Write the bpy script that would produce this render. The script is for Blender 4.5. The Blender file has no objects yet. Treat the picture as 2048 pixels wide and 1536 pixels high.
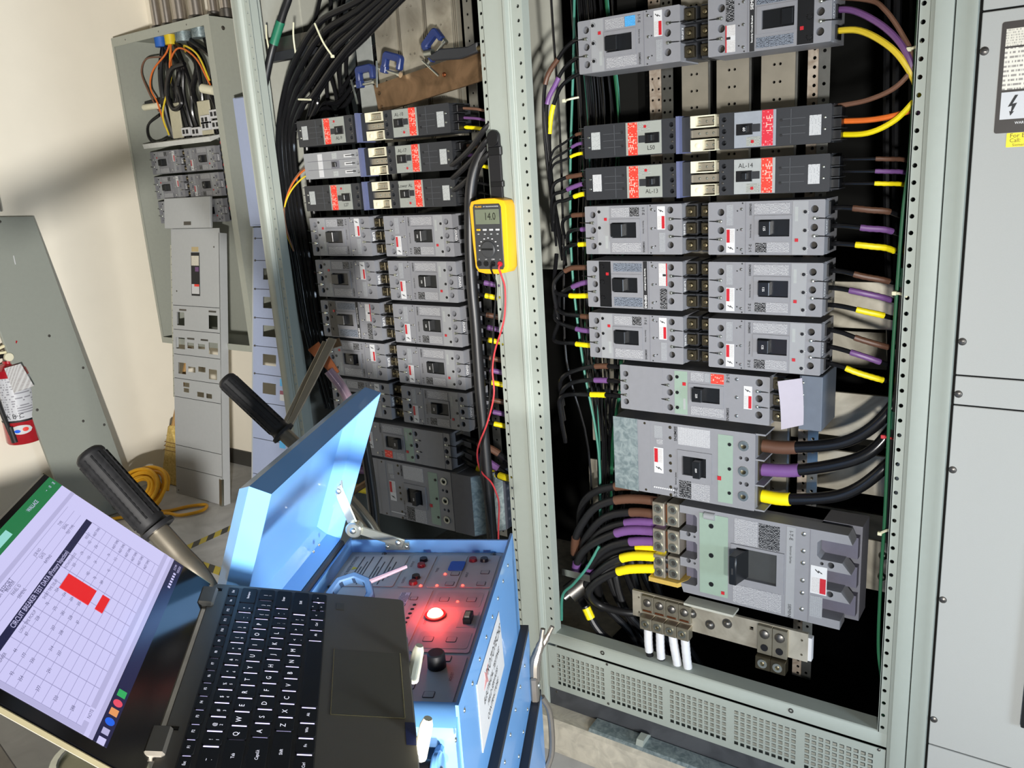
import bpy, bmesh, math, random
from mathutils import Vector, Matrix
from mathutils.geometry import tessellate_polygon
random.seed(7)
S = bpy.context.scene
COL = S.collection

# ---------------------------------------------------------------- camera
yaw, pit, rol = 0.61336, 0.25197, -0.06323
fwd = Vector((-math.sin(yaw)*math.cos(pit), math.cos(yaw)*math.cos(pit), -math.sin(pit)))
r0 = Vector((math.cos(yaw), math.sin(yaw), 0)); u0 = r0.cross(fwd)
cr = math.cos(rol)*r0 + math.sin(rol)*u0
cu = -math.sin(rol)*r0 + math.cos(rol)*u0
cd = bpy.data.cameras.new('camera'); cam = bpy.data.objects.new('camera', cd); COL.objects.link(cam)
cd.sensor_width = 36.0; cd.lens = 1662.27/2048*36.0; cd.clip_start = 0.02
m = Matrix((cr, cu, -fwd)).transposed().to_4x4(); m.translation = Vector((1.1375, -1.75, 1.60))
cam.matrix_world = m
S.camera = cam

# ---------------------------------------------------------------- world and lamps
W = bpy.data.worlds.new('world'); S.world = W; W.use_nodes = True
W.node_tree.nodes['Background'].inputs[0].default_value = (0.80, 0.84, 1.0, 1)
W.node_tree.nodes['Background'].inputs[1].default_value = 0.03
def area_lamp(name, loc, tgt, size, energy, col):
    l = bpy.data.lights.new(name, 'AREA'); l.shape = 'DISK'; l.size = size; l.energy = energy; l.color = col
    o = bpy.data.objects.new(name, l); COL.objects.link(o); o.location = loc
    o.rotation_euler = (Vector(tgt)-Vector(loc)).to_track_quat('-Z', 'Y').to_euler()
    return o
def spot_lamp(name, loc, tgt, energy, col, size, blend, rad):
    l = bpy.data.lights.new(name, 'SPOT'); l.energy = energy; l.color = col; l.spot_size = math.radians(size); l.spot_blend = blend; l.shadow_soft_size = rad
    o = bpy.data.objects.new(name, l); COL.objects.link(o); o.location = loc
    o.rotation_euler = (Vector(tgt)-Vector(loc)).to_track_quat('-Z', 'Y').to_euler(); return o
spot_lamp('tripod_work_light', (2.50, -3.15, .93), (-3.15, -0.45, 1.60), 1150, (1.0, 0.97, 0.92), 80, 1.0, .085)
spot_lamp('front_fill_light', (1.70, -3.30, 1.08), (1.12, 0.0, 1.12), 345, (1.0, 0.99, 0.96), 54, 1.0, .10)  # added fill, an unseen lamp brightening the wide bay and closed cabinet
area_lamp('side_fill_light', (3.4, -1.2, 1.0), (0.4, -0.9, 0.85), 0.7, 42, (0.70, 0.84, 1.0))  # added cool fill, an unseen lamp brightening the test set's blue side
vs = S.view_settings
vs.view_transform = 'Standard'; vs.look = 'None'; vs.gamma = 1.0; vs.use_curve_mapping = False; vs.exposure = 0.45

# ---------------------------------------------------------------- materials
MATS = {}
def srgb(c):
    if isinstance(c, str):
        c = [int(c[i:i+2], 16) for i in (0, 2, 4)]
    return tuple(((v/255/12.92) if v/255 <= .04045 else ((v/255+.055)/1.055)**2.4) for v in c) + (1,)
def mat(name, c, rough=.55, metal=0.0, var=.06, scale=60., bump=.0, emit=0.0, trans=0.0, coat=0.0):
    """procedural principled material: base colour with a fine noise variation and optional relief"""
    if name in MATS: return MATS[name]
    M = bpy.data.materials.new(name); M.use_nodes = True; nt = M.node_tree; N = nt.nodes; L = nt.links
    b = N['Principled BSDF']; col = srgb(c)
    tc = N.new('ShaderNodeTexCoord'); nz = N.new('ShaderNodeTexNoise'); nz.inputs['Scale'].default_value = scale
    nz.inputs['Detail'].default_value = 4; L.new(tc.outputs['Object'], nz.inputs['Vector'])
    mx = N.new('ShaderNodeMix'); mx.data_type = 'RGBA'
    mx.inputs[6].default_value = tuple(max(0, v*(1-var*2)) for v in col[:3])+(1,)
    mx.inputs[7].default_value = tuple(min(1, v*(1+var*2)) for v in col[:3])+(1,)
    L.new(nz.outputs['Fac'], mx.inputs[0]); L.new(mx.outputs[2], b.inputs['Base Color'])
    b.inputs['Roughness'].default_value = rough; b.inputs['Metallic'].default_value = metal
    if rough >= .8: b.inputs['Specular IOR Level'].default_value = .2
    if coat: b.inputs['Coat Weight'].default_value = coat
    if bump:
        bp = N.new('ShaderNodeBump'); bp.inputs['Strength'].default_value = bump; bp.inputs['Distance'].default_value = .002
        L.new(nz.outputs['Fac'], bp.inputs['Height']); L.new(bp.outputs[0], b.inputs['Normal'])
    if emit:
        b.inputs['Emission Strength'].default_value = emit; L.new(mx.outputs[2], b.inputs['Emission Color'])
    if name.startswith('scr_'):
        for l_ in list(b.inputs['Base Color'].links): L.remove(l_)
        b.inputs['Base Color'].default_value = (.01, .01, .012, 1)
    if trans:
        b.inputs['Transmission Weight'].default_value = trans; b.inputs['IOR'].default_value = 1.3
    MATS[name] = M; return M
def mat_print(name, base, ink, pitch=.0028, seg=.0022, axis='x', dens=.5, fill=.55, rough=.5, gap=0.0, emit=0.0):
    """flat print: lines of small broken marks, laid out along the object's own axes"""
    if name in MATS: return MATS[name]
    M = bpy.data.materials.new(name); M.use_nodes = True; nt = M.node_tree; N = nt.nodes; L = nt.links
    b = N['Principled BSDF']; b.inputs['Roughness'].default_value = rough
    tc = N.new('ShaderNodeTexCoord'); sp = N.new('ShaderNodeSeparateXYZ'); L.new(tc.outputs['Object'], sp.inputs[0])
    a, c = ('X', 'Z') if axis == 'x' else (('Z', 'X') if axis == 'z' else (('Y', 'X') if axis == 'y' else ('X', 'Y')))
    def mth(op, *ins):
        n = N.new('ShaderNodeMath'); n.operation = op
        for i, v in enumerate(ins):
            if isinstance(v, (int, float)): n.inputs[i].default_value = v
            else: L.new(v, n.inputs[i])
        return n.outputs[0]
    k = mth('MULTIPLY', sp.outputs[a], 1/pitch); fl = mth('FLOOR', k); fr = mth('FRACT', k)
    line = mth('LESS_THAN', fr, fill)
    cv = N.new('ShaderNodeCombineXYZ'); L.new(fl, cv.inputs[0]); L.new(mth('MULTIPLY', sp.outputs[c], 1/seg), cv.inputs[1])
    nz = N.new('ShaderNodeTexNoise'); nz.inputs['Scale'].default_value = 1.0; nz.inputs['Detail'].default_value = 1; L.new(cv.outputs[0], nz.inputs['Vector'])
    on = mth('GREATER_THAN', nz.outputs['Fac'], 1-dens)
    f = mth('MULTIPLY', line, on)
    if gap:
        f = mth('MULTIPLY', f, mth('GREATER_THAN', mth('FRACT', mth('MULTIPLY', k, gap)), .25))
    mx = N.new('ShaderNodeMix'); mx.data_type = 'RGBA'; mx.inputs[6].default_value = srgb(base); mx.inputs[7].default_value = srgb(ink)
    L.new(f, mx.inputs[0]); L.new(mx.outputs[2], b.inputs['Base Color'])
    if emit:
        L.new(mx.outputs[2], b.inputs['Emission Color']); b.inputs['Emission Strength'].default_value = emit
    MATS[name] = M; return M
def mat_vor(name, c1, c2, scale, rough, metal, bump=0.0):
    """mottled surface (galvanised spangle, stained copper, concrete)"""
    if name in MATS: return MATS[name]
    M = bpy.data.materials.new(name); M.use_nodes = True; nt = M.node_tree; N = nt.nodes; L = nt.links
    b = N['Principled BSDF']; b.inputs['Roughness'].default_value = rough; b.inputs['Metallic'].default_value = metal
    tc = N.new('ShaderNodeTexCoord'); vo = N.new('ShaderNodeTexNoise'); vo.inputs['Scale'].default_value = scale; vo.inputs['Detail'].default_value = 6
    vo.inputs['Distortion'].default_value = 1.2
    L.new(tc.outputs['Object'], vo.inputs['Vector'])
    rp = N.new('ShaderNodeValToRGB'); rp.color_ramp.elements[0].position = .35; rp.color_ramp.elements[1].position = .65
    rp.color_ramp.elements[0].color = srgb(c1); rp.color_ramp.elements[1].color = srgb(c2)
    L.new(vo.outputs['Fac'], rp.inputs[0]); L.new(rp.outputs[0], b.inputs['Base Color'])
    if bump:
        bp = N.new('ShaderNodeBump'); bp.inputs['Strength'].default_value = bump; bp.inputs['Distance'].default_value = .004
        L.new(vo.outputs['Fac'], bp.inputs['Height']); L.new(bp.outputs[0], b.inputs['Normal'])
    MATS[name] = M; return M

mat('frame_paint', '9DA49C', .55, var=.02); mat('panel_paint', 'A9AAA6', .85, var=.02, bump=.08, scale=500); mat('inner_paint', 'A9AAA0', .6, var=.03)
mat('dark_void', '15161A', .8); mat('unlit_interior', '0D0D0B', .8)  # panel near-black stands in for the unlit cabinet interior
mat('breaker_grey', '7E7F84', .55, var=.03); mat('breaker_side', '6C6C74', .55, var=.03); mat('breaker_light', '8E9093', .5, var=.02)
mat('breaker_black', '2B2D31', .45, var=.05); mat('black_plastic', '101114', .38); mat('black_rubber', '17171A', .5)
mat('handle_black', '17191C', .3); mat('face_grey', '90948E', .5, var=.03); mat('green_grey', '86998C', .5, var=.03)
mat('steel', 'B9B9B4', .3, 1.0, .08); mat('dark_steel', '6A6763', .4, .9, .1); mat('zinc', 'C8CCC4', .32, 1.0, .06); mat('brass', '8F8468', .35, 1.0, .1); mat('brass_dark', '4A4436', .45, .8, .15)
mat('hole_shade_steel', '3A3733', .5, .6, .1); mat('copper', '9C5E3E', .4, 1.0, .1); mat('tin', 'AFA899', .42, .75, .10, 25)  # hole steel darkened to stand in for shade down a deep hole
mat_vor('galv', '76868A', 'A3B0B2', 55, .45, .5); mat_vor('bar_copper', '5A4630', '80654A', 14, .5, .55); mat_vor('stained_tin', '9A9384', 'C6C0B0', 9, .45, .6); mat_vor('rusty_strip', '8D7D6D', 'B9AEA0', 30, .5, .4)
mat('tape_yellow', 'F0DC10', .45, var=.03); mat('tape_purple', '6E4A82', .45, var=.03); mat('tape_brown', '5A3D2E', .5, var=.04); mat('tape_orange', 'E0702A', .45); mat('tape_white', 'CFD1D6', .5); mat('tape_green', '1E6B50', .45)
mat('wire_yellow', 'D9BE30', .4); mat('wire_purple', '6A4676', .4); mat('wire_brown', '6F5040', .45); mat('wire_orange', 'D06A2C', .4); mat('wire_green', '1F5C3C', .4); mat('wire_teal', '3A7C6C', .4); mat('wire_red', 'C43A40', .4)
mat('cable_black', '131315', .24, var=.1); mat('cable_matt', '1A1A1C', .42, var=.1)
mat('red_paint', 'B0202A', .4); mat('red_label', 'E03A2E', .5); mat('crimson_label', 'C62838', .5); mat('white_label', 'C6C7C9', .5, var=.02); mat('ink', '17181B', .6); mat('white_ink', 'E8E8E8', .6); mat('cream', 'DDD9C0', .5, var=.02); mat('tie_white', 'D8D6B8', .45)
mat('blue_sticker', '57A9E0', .5); mat('sticker_grey', '999D9D', .5)
mat('blue_paint', '659BD4', .34, var=.01, coat=.2); mat('cool_light_tint', '9AA3BE', .45, var=.02)  # second colour is a grey with the tint of cool light mixed in
mat_print('print_light', '84858A', 'B4B5B7'); mat_print('print_dense', '85868B', 'B4B5B8', .0016, .0016, dens=.6, fill=.7)
mat_print('print_code', '1C1D20', '9C9DA0', .0030, .0028, dens=.48, fill=.62); mat_print('print_dark', '2A2D36', '7E8794', .0022, .0022, dens=.55, fill=.7)
mat_print('print_warn', 'C8C8C8', 'A8A4A4', .0016, .0016, dens=.55); mat_print('print_faint', '808287', '9C9FA2', .0022, .0014, dens=.55)
mat_print('print_sticker', 'A7ABAB', '8B8F90', .0030, .003, dens=.45); mat_print('print_stickerz', 'B4B6B8', '94979A', .0030, .003, axis='z', dens=.45)
mat_print('print_face', '878B86', 'A2A5A0', .0030, .003, dens=.5); mat_print('print_red', 'DE3A2C', 'F0A090', .0045, .006, dens=.44, fill=.6); mat_print('print_crim', 'C42638', 'DE8088', .0045, .006, dens=.42, fill=.6)
mat_print('print_blue', '4FA3DC', '2C6FA0', .0026, .0016, dens=.5)

# ---------------------------------------------------------------- mesh helpers
class MB:
    def __init__(s): s.V = []; s.F = []
    def add(s, vs_, fs, M=None):
        o = len(s.V)
        s.V += [tuple(M @ Vector(v)) if M else tuple(v) for v in vs_]
        s.F += [tuple(i+o for i in f) for f in fs]; return s
    def box(s, x0, x1, y0, y1, z0, z1, M=None):
        v = [(x, y, z) for z in (z0, z1) for y in (y0, y1) for x in (x0, x1)]
        return s.add(v, [(0, 2, 3, 1), (4, 5, 7, 6), (0, 1, 5, 4), (2, 6, 7, 3), (0, 4, 6, 2), (1, 3, 7, 5)], M)
    def cyl(s, p0, p1, r0, r1=None, n=12, caps=True):
        p0 = Vector(p0); p1 = Vector(p1); d = (p1-p0).normalized(); r1 = r0 if r1 is None else r1
        a = d.orthogonal().normalized(); b = d.cross(a); v = []
        for p, r in ((p0, r0), (p1, r1)):
            for i in range(n):
                t = 2*math.pi*i/n; v.append(p+r*(math.cos(t)*a+math.sin(t)*b))
        f = [(i, (i+1) % n, n+(i+1) % n, n+i) for i in range(n)]
        if caps: f += [tuple(range(n))[::-1], tuple(range(n, 2*n))]
        return s.add(v, f)
    def ring(s, c, axis, r0, r1, h, n=16):
        """flat annulus with thickness h along axis"""
        c = Vector(c); d = Vector(axis).normalized(); a = d.orthogonal().normalized(); b = d.cross(a); v = []
        for z in (0, h):
            for r in (r0, r1):
                for i in range(n):
                    t = 2*math.pi*i/n; v.append(c+d*z+r*(math.cos(t)*a+math.sin(t)*b))
        f = []
        for i in range(n):
            j = (i+1) % n
            f += [(i, j, n+j, n+i), (2*n+i, 3*n+i, 3*n+j, 2*n+j), (n+i, n+j, 3*n+j, 3*n+i), (i, 2*n+i, 2*n+j, j)]
        return s.add(v, f)
    def dome(s, c, axis, r, h, n=12, k=3):
        c = Vector(c); d = Vector(axis).normalized(); a = d.orthogonal().normalized(); b = d.cross(a); v = []; f = []
        for q in range(k):
            ph = math.pi/2*q/k
            for i in range(n):
                t = 2*math.pi*i/n; v.append(c+d*(h*math.sin(ph))+r*math.cos(ph)*(math.cos(t)*a+math.sin(t)*b))
        v.append(c+d*h)
        for q in range(k-1):
            f += [(q*n+i, q*n+(i+1) % n, (q+1)*n+(i+1) % n, (q+1)*n+i) for i in range(n)]
        f += [((k-1)*n+i, (k-1)*n+(i+1) % n, k*n) for i in range(n)]; f.append(tuple(range(n))[::-1])
        return s.add(v, f)
    def tube(s, pts, r, n=8, caps=True):
        pts = [Vector(p) for p in pts]; R = r if isinstance(r, (list, tuple)) else [r]*len(pts)
        T = [(pts[min(i+1, len(pts)-1)]-pts[max(i-1, 0)]).normalized() for i in range(len(pts))]
        a = T[0].orthogonal().normalized(); v = []; f = []
        for i, p in enumerate(pts):
            a = (a-T[i]*a.dot(T[i])).normalized(); b = T[i].cross(a)
            for k in range(n):
                t = 2*math.pi*k/n; v.append(p+R[i]*(math.cos(t)*a+math.sin(t)*b))
        for i in range(len(pts)-1):
            f += [(i*n+k, i*n+(k+1) % n, (i+1)*n+(k+1) % n, (i+1)*n+k) for k in range(n)]
        if caps: f += [tuple(range(n))[::-1], tuple(range((len(pts)-1)*n, len(pts)*n))]
        return s.add(v, f)
    def plate(s, outer, holes, y0, y1, M=None):
        """outline with holes in the XZ plane, extruded in y"""
        loops = [outer]+holes; flat = [p for l in loops for p in l]
        tri = tessellate_polygon([[Vector((p[0], p[1], 0)) for p in l] for l in loops]); n = len(flat)
        v = [(p[0], y0, p[1]) for p in flat]+[(p[0], y1, p[1]) for p in flat]
        f = [tuple(t) for t in tri]+[tuple(i+n for i in t)[::-1] for t in tri]; o = 0
        for l in loops:
            k = len(l); f += [(o+i, o+(i+1) % k, n+o+(i+1) % k, n+o+i) for i in range(k)]; o += k
        return s.add(v, f, M)
    def prism(s, prof, z0, z1, ax='z', M=None):
        """2D profile extruded; ax z: profile is (x, y); ax x: profile is (y, z); ax y: profile is (x, z)"""
        n = len(prof)
        g = {'z': lambda p, t: (p[0], p[1], t), 'x': lambda p, t: (t, p[0], p[1]), 'y': lambda p, t: (p[0], t, p[1])}[ax]
        v = [g(p, z0) for p in prof]+[g(p, z1) for p in prof]
        return s.add(v, [tuple(range(n))[::-1], tuple(range(n, 2*n))]+[(i, (i+1) % n, n+(i+1) % n, n+i) for i in range(n)], M)
    def mesh(s, name, bev=0.0, smooth=True, seg=1):
        me = bpy.data.meshes.new(name); me.from_pydata(s.V, [], s.F); bm = bmesh.new(); bm.from_mesh(me)
        bmesh.ops.recalc_face_normals(bm, faces=bm.faces)
        if bev:
            es = [e for e in bm.edges if len(e.link_faces) == 2 and e.calc_face_angle(0) > .7]
            bmesh.ops.bevel(bm, geom=es, offset=bev, segments=seg, affect='EDGES', profile=.5, clamp_overlap=True)
        bm.to_mesh(me); bm.free()
        if smooth: me.shade_smooth(); me.set_sharp_from_angle(angle=.6)
        return me
    def build(s, name, material, parent=None, bev=0.0, loc=None, smooth=True, seg=1):
        return put(name, s.mesh(name, bev, smooth, seg), material, parent, loc)
def put(name, me, material, parent=None, loc=None):
    if material is not None and not me.materials: me.materials.append(MATS[material] if isinstance(material, str) else material)
    o = bpy.data.objects.new(name, me); COL.objects.link(o); o.parent = parent
    if loc: o.location = loc
    return o
def circ(x, z, r, n=14): return [(x+r*math.cos(2*math.pi*i/n), z+r*math.sin(2*math.pi*i/n)) for i in range(n)]
def rect(x0, x1, z0, z1): return [(x0, z0), (x1, z0), (x1, z1), (x0, z1)]
def rrect(x0, x1, z0, z1, r, k=3):
    out = []
    for cx, cz, a in ((x1-r, z0+r, -90), (x1-r, z1-r, 0), (x0+r, z1-r, 90), (x0+r, z0+r, 180)):
        for i in range(k+1):
            t = math.radians(a+90*i/k); out.append((cx+r*math.cos(t), cz+r*math.sin(t)))
    return out
def tag(o, label, cat, group=None, kind=None):
    if kind: o['kind'] = kind
    if label: o['label'] = label
    if cat: o['category'] = cat
    if group: o['group'] = group
    return o
def thing(name, label, cat, loc=(0, 0, 0), rot=(0, 0, 0), group=None):
    o = bpy.data.objects.new(name, None); o.empty_display_size = .05; COL.objects.link(o); o.location = loc; o.rotation_euler = rot
    return tag(o, label, cat, group)
def copy_tree(o, parent=None):
    c = o.copy(); COL.objects.link(c); c.parent = parent
    for ch in list(o.children): copy_tree(ch, c)
    return c
TXT = {}
def text_verts(t, bold=False):
    key_ = (t, bold)
    if key_ not in TXT:
        cu_ = bpy.data.curves.new('txt', 'FONT'); cu_.body = t; cu_.size = 1.0; cu_.align_x = 'CENTER'; cu_.align_y = 'CENTER'; cu_.resolution_u = 2; cu_.extrude = 0.0
        if bold: cu_.offset = .012
        o = bpy.data.objects.new('txt', cu_); me = bpy.data.meshes.new_from_object(o)
        TXT[key_] = ([tuple(v.co) for v in me.vertices], [tuple(p.vertices) for p in me.polygons])
        bpy.data.objects.remove(o); bpy.data.curves.remove(cu_); bpy.data.meshes.remove(me)
    return TXT[key_]
def text(mb, t, x, z, size, y, rot=0.0, sx=1.0, bold=False):
    """lettering lying in the XZ plane facing -y"""
    v, f = text_verts(t, bold); c, s_ = math.cos(rot), math.sin(rot)
    mb.add([(x+size*(sx*a*c-b*s_), y, z+size*(sx*a*s_+b*c)) for a, b, _ in v], f); return mb
def smooth_path(pts, step=6):
    pts = [Vector(p) for p in pts]
    if len(pts) < 3:
        return [pts[0].lerp(pts[-1], i/step) for i in range(step+1)]
    out = []; P = [pts[0]*2-pts[1]]+pts+[pts[-1]*2-pts[-2]]
    for i in range(1, len(P)-2):
        p0, p1, p2, p3 = P[i-1:i+3]
        for k in range(step):
            t = k/step
            out.append(.5*((2*p1)+(p2-p0)*t+(2*p0-5*p1+4*p2-p3)*t*t+(3*p1-p0-3*p2+p3)*t**3))
    out.append(pts[-1]); return out
def cable(name, pts, r, material, label, group, tapes=(), cat='cable', n=8, step=6):
    """one cable as a tube; tapes = (start, end, material) as fractions of its length, each a wrapped band"""
    path = smooth_path(pts, step); ln = [0]
    for i in range(1, len(path)): ln.append(ln[-1]+(path[i]-path[i-1]).length)
    mb = MB(); mb.tube(path, r, n); o = mb.build(name, material); tag(o, label, cat, group)
    def at(d):
        d = max(0, min(ln[-1], d))
        for i in range(1, len(path)):
            if ln[i] >= d-1e-9:
                k = (d-ln[i-1])/max(1e-9, ln[i]-ln[i-1]); return path[i-1].lerp(path[i], k)
        return path[-1]
    for (a, b, tm) in tapes:
        a, b = a*ln[-1], b*ln[-1]; k = max(6, int((b-a)/.006)); ps = [at(a+(b-a)*i/k) for i in range(k+1)]
        t = MB(); t.tube(ps, [r*1.10+.0006+(.0005 if i % 2 else 0) for i in range(k+1)], max(n, 10)); t.build('tape_band', tm, o)
    return o

# ---------------------------------------------------------------- the setting
mat('wall_paint', 'EDE6D6', .75, var=.015, scale=8, bump=.05); mat_vor('floor_concrete', 'B0B0B0', 'C6C6C6', 6, .75, 0, .15); mat_vor('pad_concrete', 'B0AA9C', 'CCC5B4', 22, .85, 0, .5)
def struct(o): o['kind'] = 'structure'; return o
struct(MB().box(-3.3, 4.1, -4.3, 1.30, -.05, 0).build('floor', 'floor_concrete'))
struct(MB().box(-3.25, -3.15, -4.2, 1.16, 0, 3.2).build('wall_left', 'wall_paint'))
struct(MB().box(-3.25, 4.1, 1.16, 1.26, 0, 3.2).build('wall_back', 'wall_paint'))
struct(MB().box(-3.25, 4.1, -4.3, 1.26, 3.2, 3.3).build('ceiling', mat('far_wall_paint', '6E6C66', .8)))
struct(MB().box(4.0, 4.1, -4.2, 1.26, 0, 3.2).build('wall_right', 'far_wall_paint'))
struct(MB().box(-3.25, 4.1, -4.3, -4.2, 0, 3.2).build('wall_front', 'far_wall_paint'))
mat('baseboard_vinyl', '3A3936', .6)
struct(MB().box(-3.15, -1.1, 1.148, 1.16, 0, .09).build('baseboard_back', 'baseboard_vinyl'))
pad = MB(); pad.prism([(-.068, 0), (1.12, 0), (1.12, .1), (-.058, .1), (-.068, .092)], -1.10, 3.0, 'x')
pad = struct(pad.build('floor_pad', 'pad_concrete'))

def strip(mb, x0, x1, z0, z1, y, t, hx, r=.004, pitch=.031, n=8):
    k = max(1, int(round((z1-z0)/pitch))); p = (z1-z0)/k
    for i in range(k):
        za = z0+i*p; hs = [circ(h, za+p/2, r, n) for h in (hx if isinstance(hx, (list, tuple)) else [hx])]
        mb.plate(rect(x0, x1, za, za+p), hs, y, y+t)
    return mb

# ---------------------------------------------------------------- switchboard, wide bay (right of the central post)
bay = thing('switchboard_bay', 'open grey steel switchboard bay with perforated posts and vented base grille', 'switchboard', (0, 0, .1))
def B(mb, name, m, parent=None, bev=0.0):
    o = mb.build(name, m, parent or bay, bev); o.location.z = -.1; return o
ZT = 2.45
post = MB()
post.prism([(-.105, .0), (-.105, -.010), (-.046, -.010), (-.044, -.016), (-.036, -.016), (-.034, -.003), (-.028, -.003), (-.028, .05), (-.105, .05)], .1, ZT)
P = B(post, 'central_post', 'frame_paint', bev=.0012)
B(strip(MB(), -.125, -.105, .11, ZT, .0, .0025, -.117), 'perforated_strip', 'frame_paint')
B(strip(MB(), -.028, .0, .33, ZT, -.001, .0025, -.010, r=.0042), 'perforated_strip', 'frame_paint')
post = MB(); post.prism([(.866, .0), (.868, -.006), (.873, -.009), (.876, -.012), (.888, -.014), (.906, -.012), (.906, .05), (.866, .05)], .1, ZT)
B(post, 'corner_post', 'frame_paint')
B(strip(MB(), .847, .868, .33, ZT, .0, .0025, .8555, r=.0045), 'perforated_strip', 'frame_paint')
B(MB().box(.846, .849, .0, .03, .33, ZT), 'strip_flange', 'frame_paint')
B(MB().box(-.002, .001, .0, .03, .33, ZT), 'strip_flange', 'frame_paint')
B(MB().prism([(-.001, .297), (-.001, .331), (.003, .334), (.05, .334), (.05, .297)], -.03, .868, 'x'), 'bottom_rail', 'frame_paint', bev=.001)
for x, z in ((.150, .318), (.655, .318)):
    B(MB().ring((x, -.0015, z), (0, -1, 0), .003, .0062, .0012, 12), 'rail_hole', 'dark_steel')
# vent grille: square holes cut through in blocks of ten by seven
vg = MB(); X0, X1, Z0, Z1, yv, tv = -.024, .866, .158, .294, -.006, .002
cells = []
xs = [X0]; bx = .0015; pc = .01555; pr_ = .0146; zs0 = .1735
for k in range(5):
    xa = bx+k*.1715; cells.append(xa)
prev = X0
for xa in cells:
    xb = xa+10*pc; vg.box(prev, xa, yv, yv+tv, Z0, Z1); vg.box(xa, xb, yv, yv+tv, Z0, zs0); vg.box(xa, xb, yv, yv+tv, zs0+7*pr_, Z1); prev = xb
    for i in range(10):
        for j in range(7):
            a, c = xa+i*pc, zs0+j*pr_; h = .0024
            vg.plate(rect(a, a+pc, c, c+pr_), [rect(a+h, a+pc-h, c+h, c+pr_-h)], yv, yv+tv)
vg.box(prev, X1, yv, yv+tv, Z0, Z1)
G = B(vg, 'vent_grille', 'frame_paint')
B(MB().box(-.02, .86, .018, .020, .16, .262), 'grille_baffle', 'inner_paint')
for x, z in ((-.010, .228), (-.004, .145), (.165, .290), (.165, .168), (.852, .29)):
    B(MB().dome((x, -.006 if z > .16 else -.002, z), (0, -1, 0), .004, .0022, 10), 'grille_screw', 'dark_steel')
mat_vor('plinth_paint', '3A3C40', '4A4C50', 12, .55, 0)
B(MB().box(-.03, .90, -.002, .06, .1, .158), 'base_plinth', 'plinth_paint')
B(MB().prism([(-.058, .1), (-.052, .107), (-.006, .109), (-.002, .1)], .128, .90, 'x'), 'floor_channel', 'galv')
B(MB().prism([(-.055, .1), (-.045, .122), (-.018, .124), (-.002, .112), (-.002, .1)], .268, .288, 'x'), 'channel_clip', 'frame_paint')
B(MB().box(-.13, .91, .95, .955, .1, ZT), 'back_panel', 'unlit_interior')
B(MB().box(.905, .908, .05, .95, .1, ZT), 'side_panel', 'unlit_interior')
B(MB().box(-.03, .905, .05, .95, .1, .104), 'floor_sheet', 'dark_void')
for z in (.50, .80, 1.02):
    B(MB().box(.06, .90, .585, .598, z, z+.10), 'rear_channel', 'stained_tin')
for i, (x0, x1) in enumerate(((.322, .386), (.406, .481), (.508, .582))):
    mb = MB(); k = 46; p = .0365
    for j in range(k):
        za = .60+j*p; c = (x0+x1)/2-.002
        mb.plate(rect(x0, x1, za, za+p), [circ(c-.0065, za+p/2, .0032, 8), circ(c+.0065, za+p/2, .0032, 8)], .17, .176)
    B(mb, 'busbar', 'tin'); B(MB().box(x1+.001, x1+.006, .168, .18, .60, 2.28), 'busbar_edge', 'steel')
B(strip(MB(), .240, .270, .5, 2.28, .17, .003, [.2475, .2635], .003, .024), 'mounting_rail', 'rusty_strip')
B(strip(MB(), .272, .301, .5, 2.28, .168, .003, [.279, .293], .0032, .0265), 'mounting_rail', 'steel')
B(strip(MB(), .608, .630, .3, 2.28, .17, .003, [.622], .0038, .0185), 'mounting_rail', 'rusty_strip')
B(strip(MB(), .631, .655, .3, 2.28, .168, .003, [.643], .0038, .033), 'mounting_rail', 'steel')
B(MB().box(.15, .20, .19, .25, .62, 2.3), 'barrier_sheet', 'unlit_interior')
for (x0, x1, z0, z1, y) in ((.02, .30, 1.00, 1.10, .20), (.02, .30, .84, .97, .22), (.60, .84, .93, 1.04, .25), (.62, .86, .80, .90, .23), (.62, .88, 1.19, 1.30, .28), (.70, .9, .56, .69, .22)):
    B(MB().box(x0, x1, y, y+.008, z0, z1), 'cross_busbar', 'stained_tin', bev=.001)
for x, z, y in ((.075, .915, .22), (.115, .915, .22), (.075, .87, .22), (.09, .77, .2), (.05, .70, .2), (.075, .70, .2), (.80, .655, .22), (.80, .60, .22), (.13, 1.05, .2), (.16, 1.05, .2)):
    B(MB().dome((x, y, z), (0, -1, 0), .011, .008), 'busbar_bolt', 'zinc')
for x0, x1, z0, z1 in ((.015, .085, .65, .79), ):
    B(MB().box(x0, x1, .2, .206, z0, z1), 'splice_plate', 'stained_tin')

# ---------------------------------------------------------------- switchboard, narrow bay (left of the central post)
bayL = thing('switchboard_bay', 'narrower open switchboard bay behind the blue test set, light side wall inside', 'switchboard', (-.55, 0, .1))
def BL(mb, name, m, bev=0.0, parent=None):
    o = mb.build(name, m, parent or bayL, bev); o.location = (.55, 0, -.1); return o
post = MB(); post.prism([(-1.011, .0), (-1.011, -.008), (-.998, -.010), (-.990, -.014), (-.975, -.014), (-.970, -.004), (-.965, -.003), (-.965, .05), (-1.011, .05)], .1, ZT)
BL(post, 'corner_post', 'frame_paint', .001)
BL(strip(MB(), -.966, -.944, .11, ZT, .0, .0025, -.9535), 'perforated_strip', 'frame_paint')
BL(MB().box(-1.060, -1.055, .03, .95, .1, ZT), 'side_panel', 'inner_paint')
BL(strip(MB(), -1.048, -1.004, .3, ZT, .060, .003, -1.020, .0035, .031), 'perforated_strip', 'frame_paint')
BL(MB().box(-1.004, -1.0, .058, .09, .3, ZT), 'strip_flange', 'frame_paint')
BL(MB().box(-1.055, -1.050, .30, .60, .1, ZT), 'side_liner', 'inner_paint')
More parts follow.
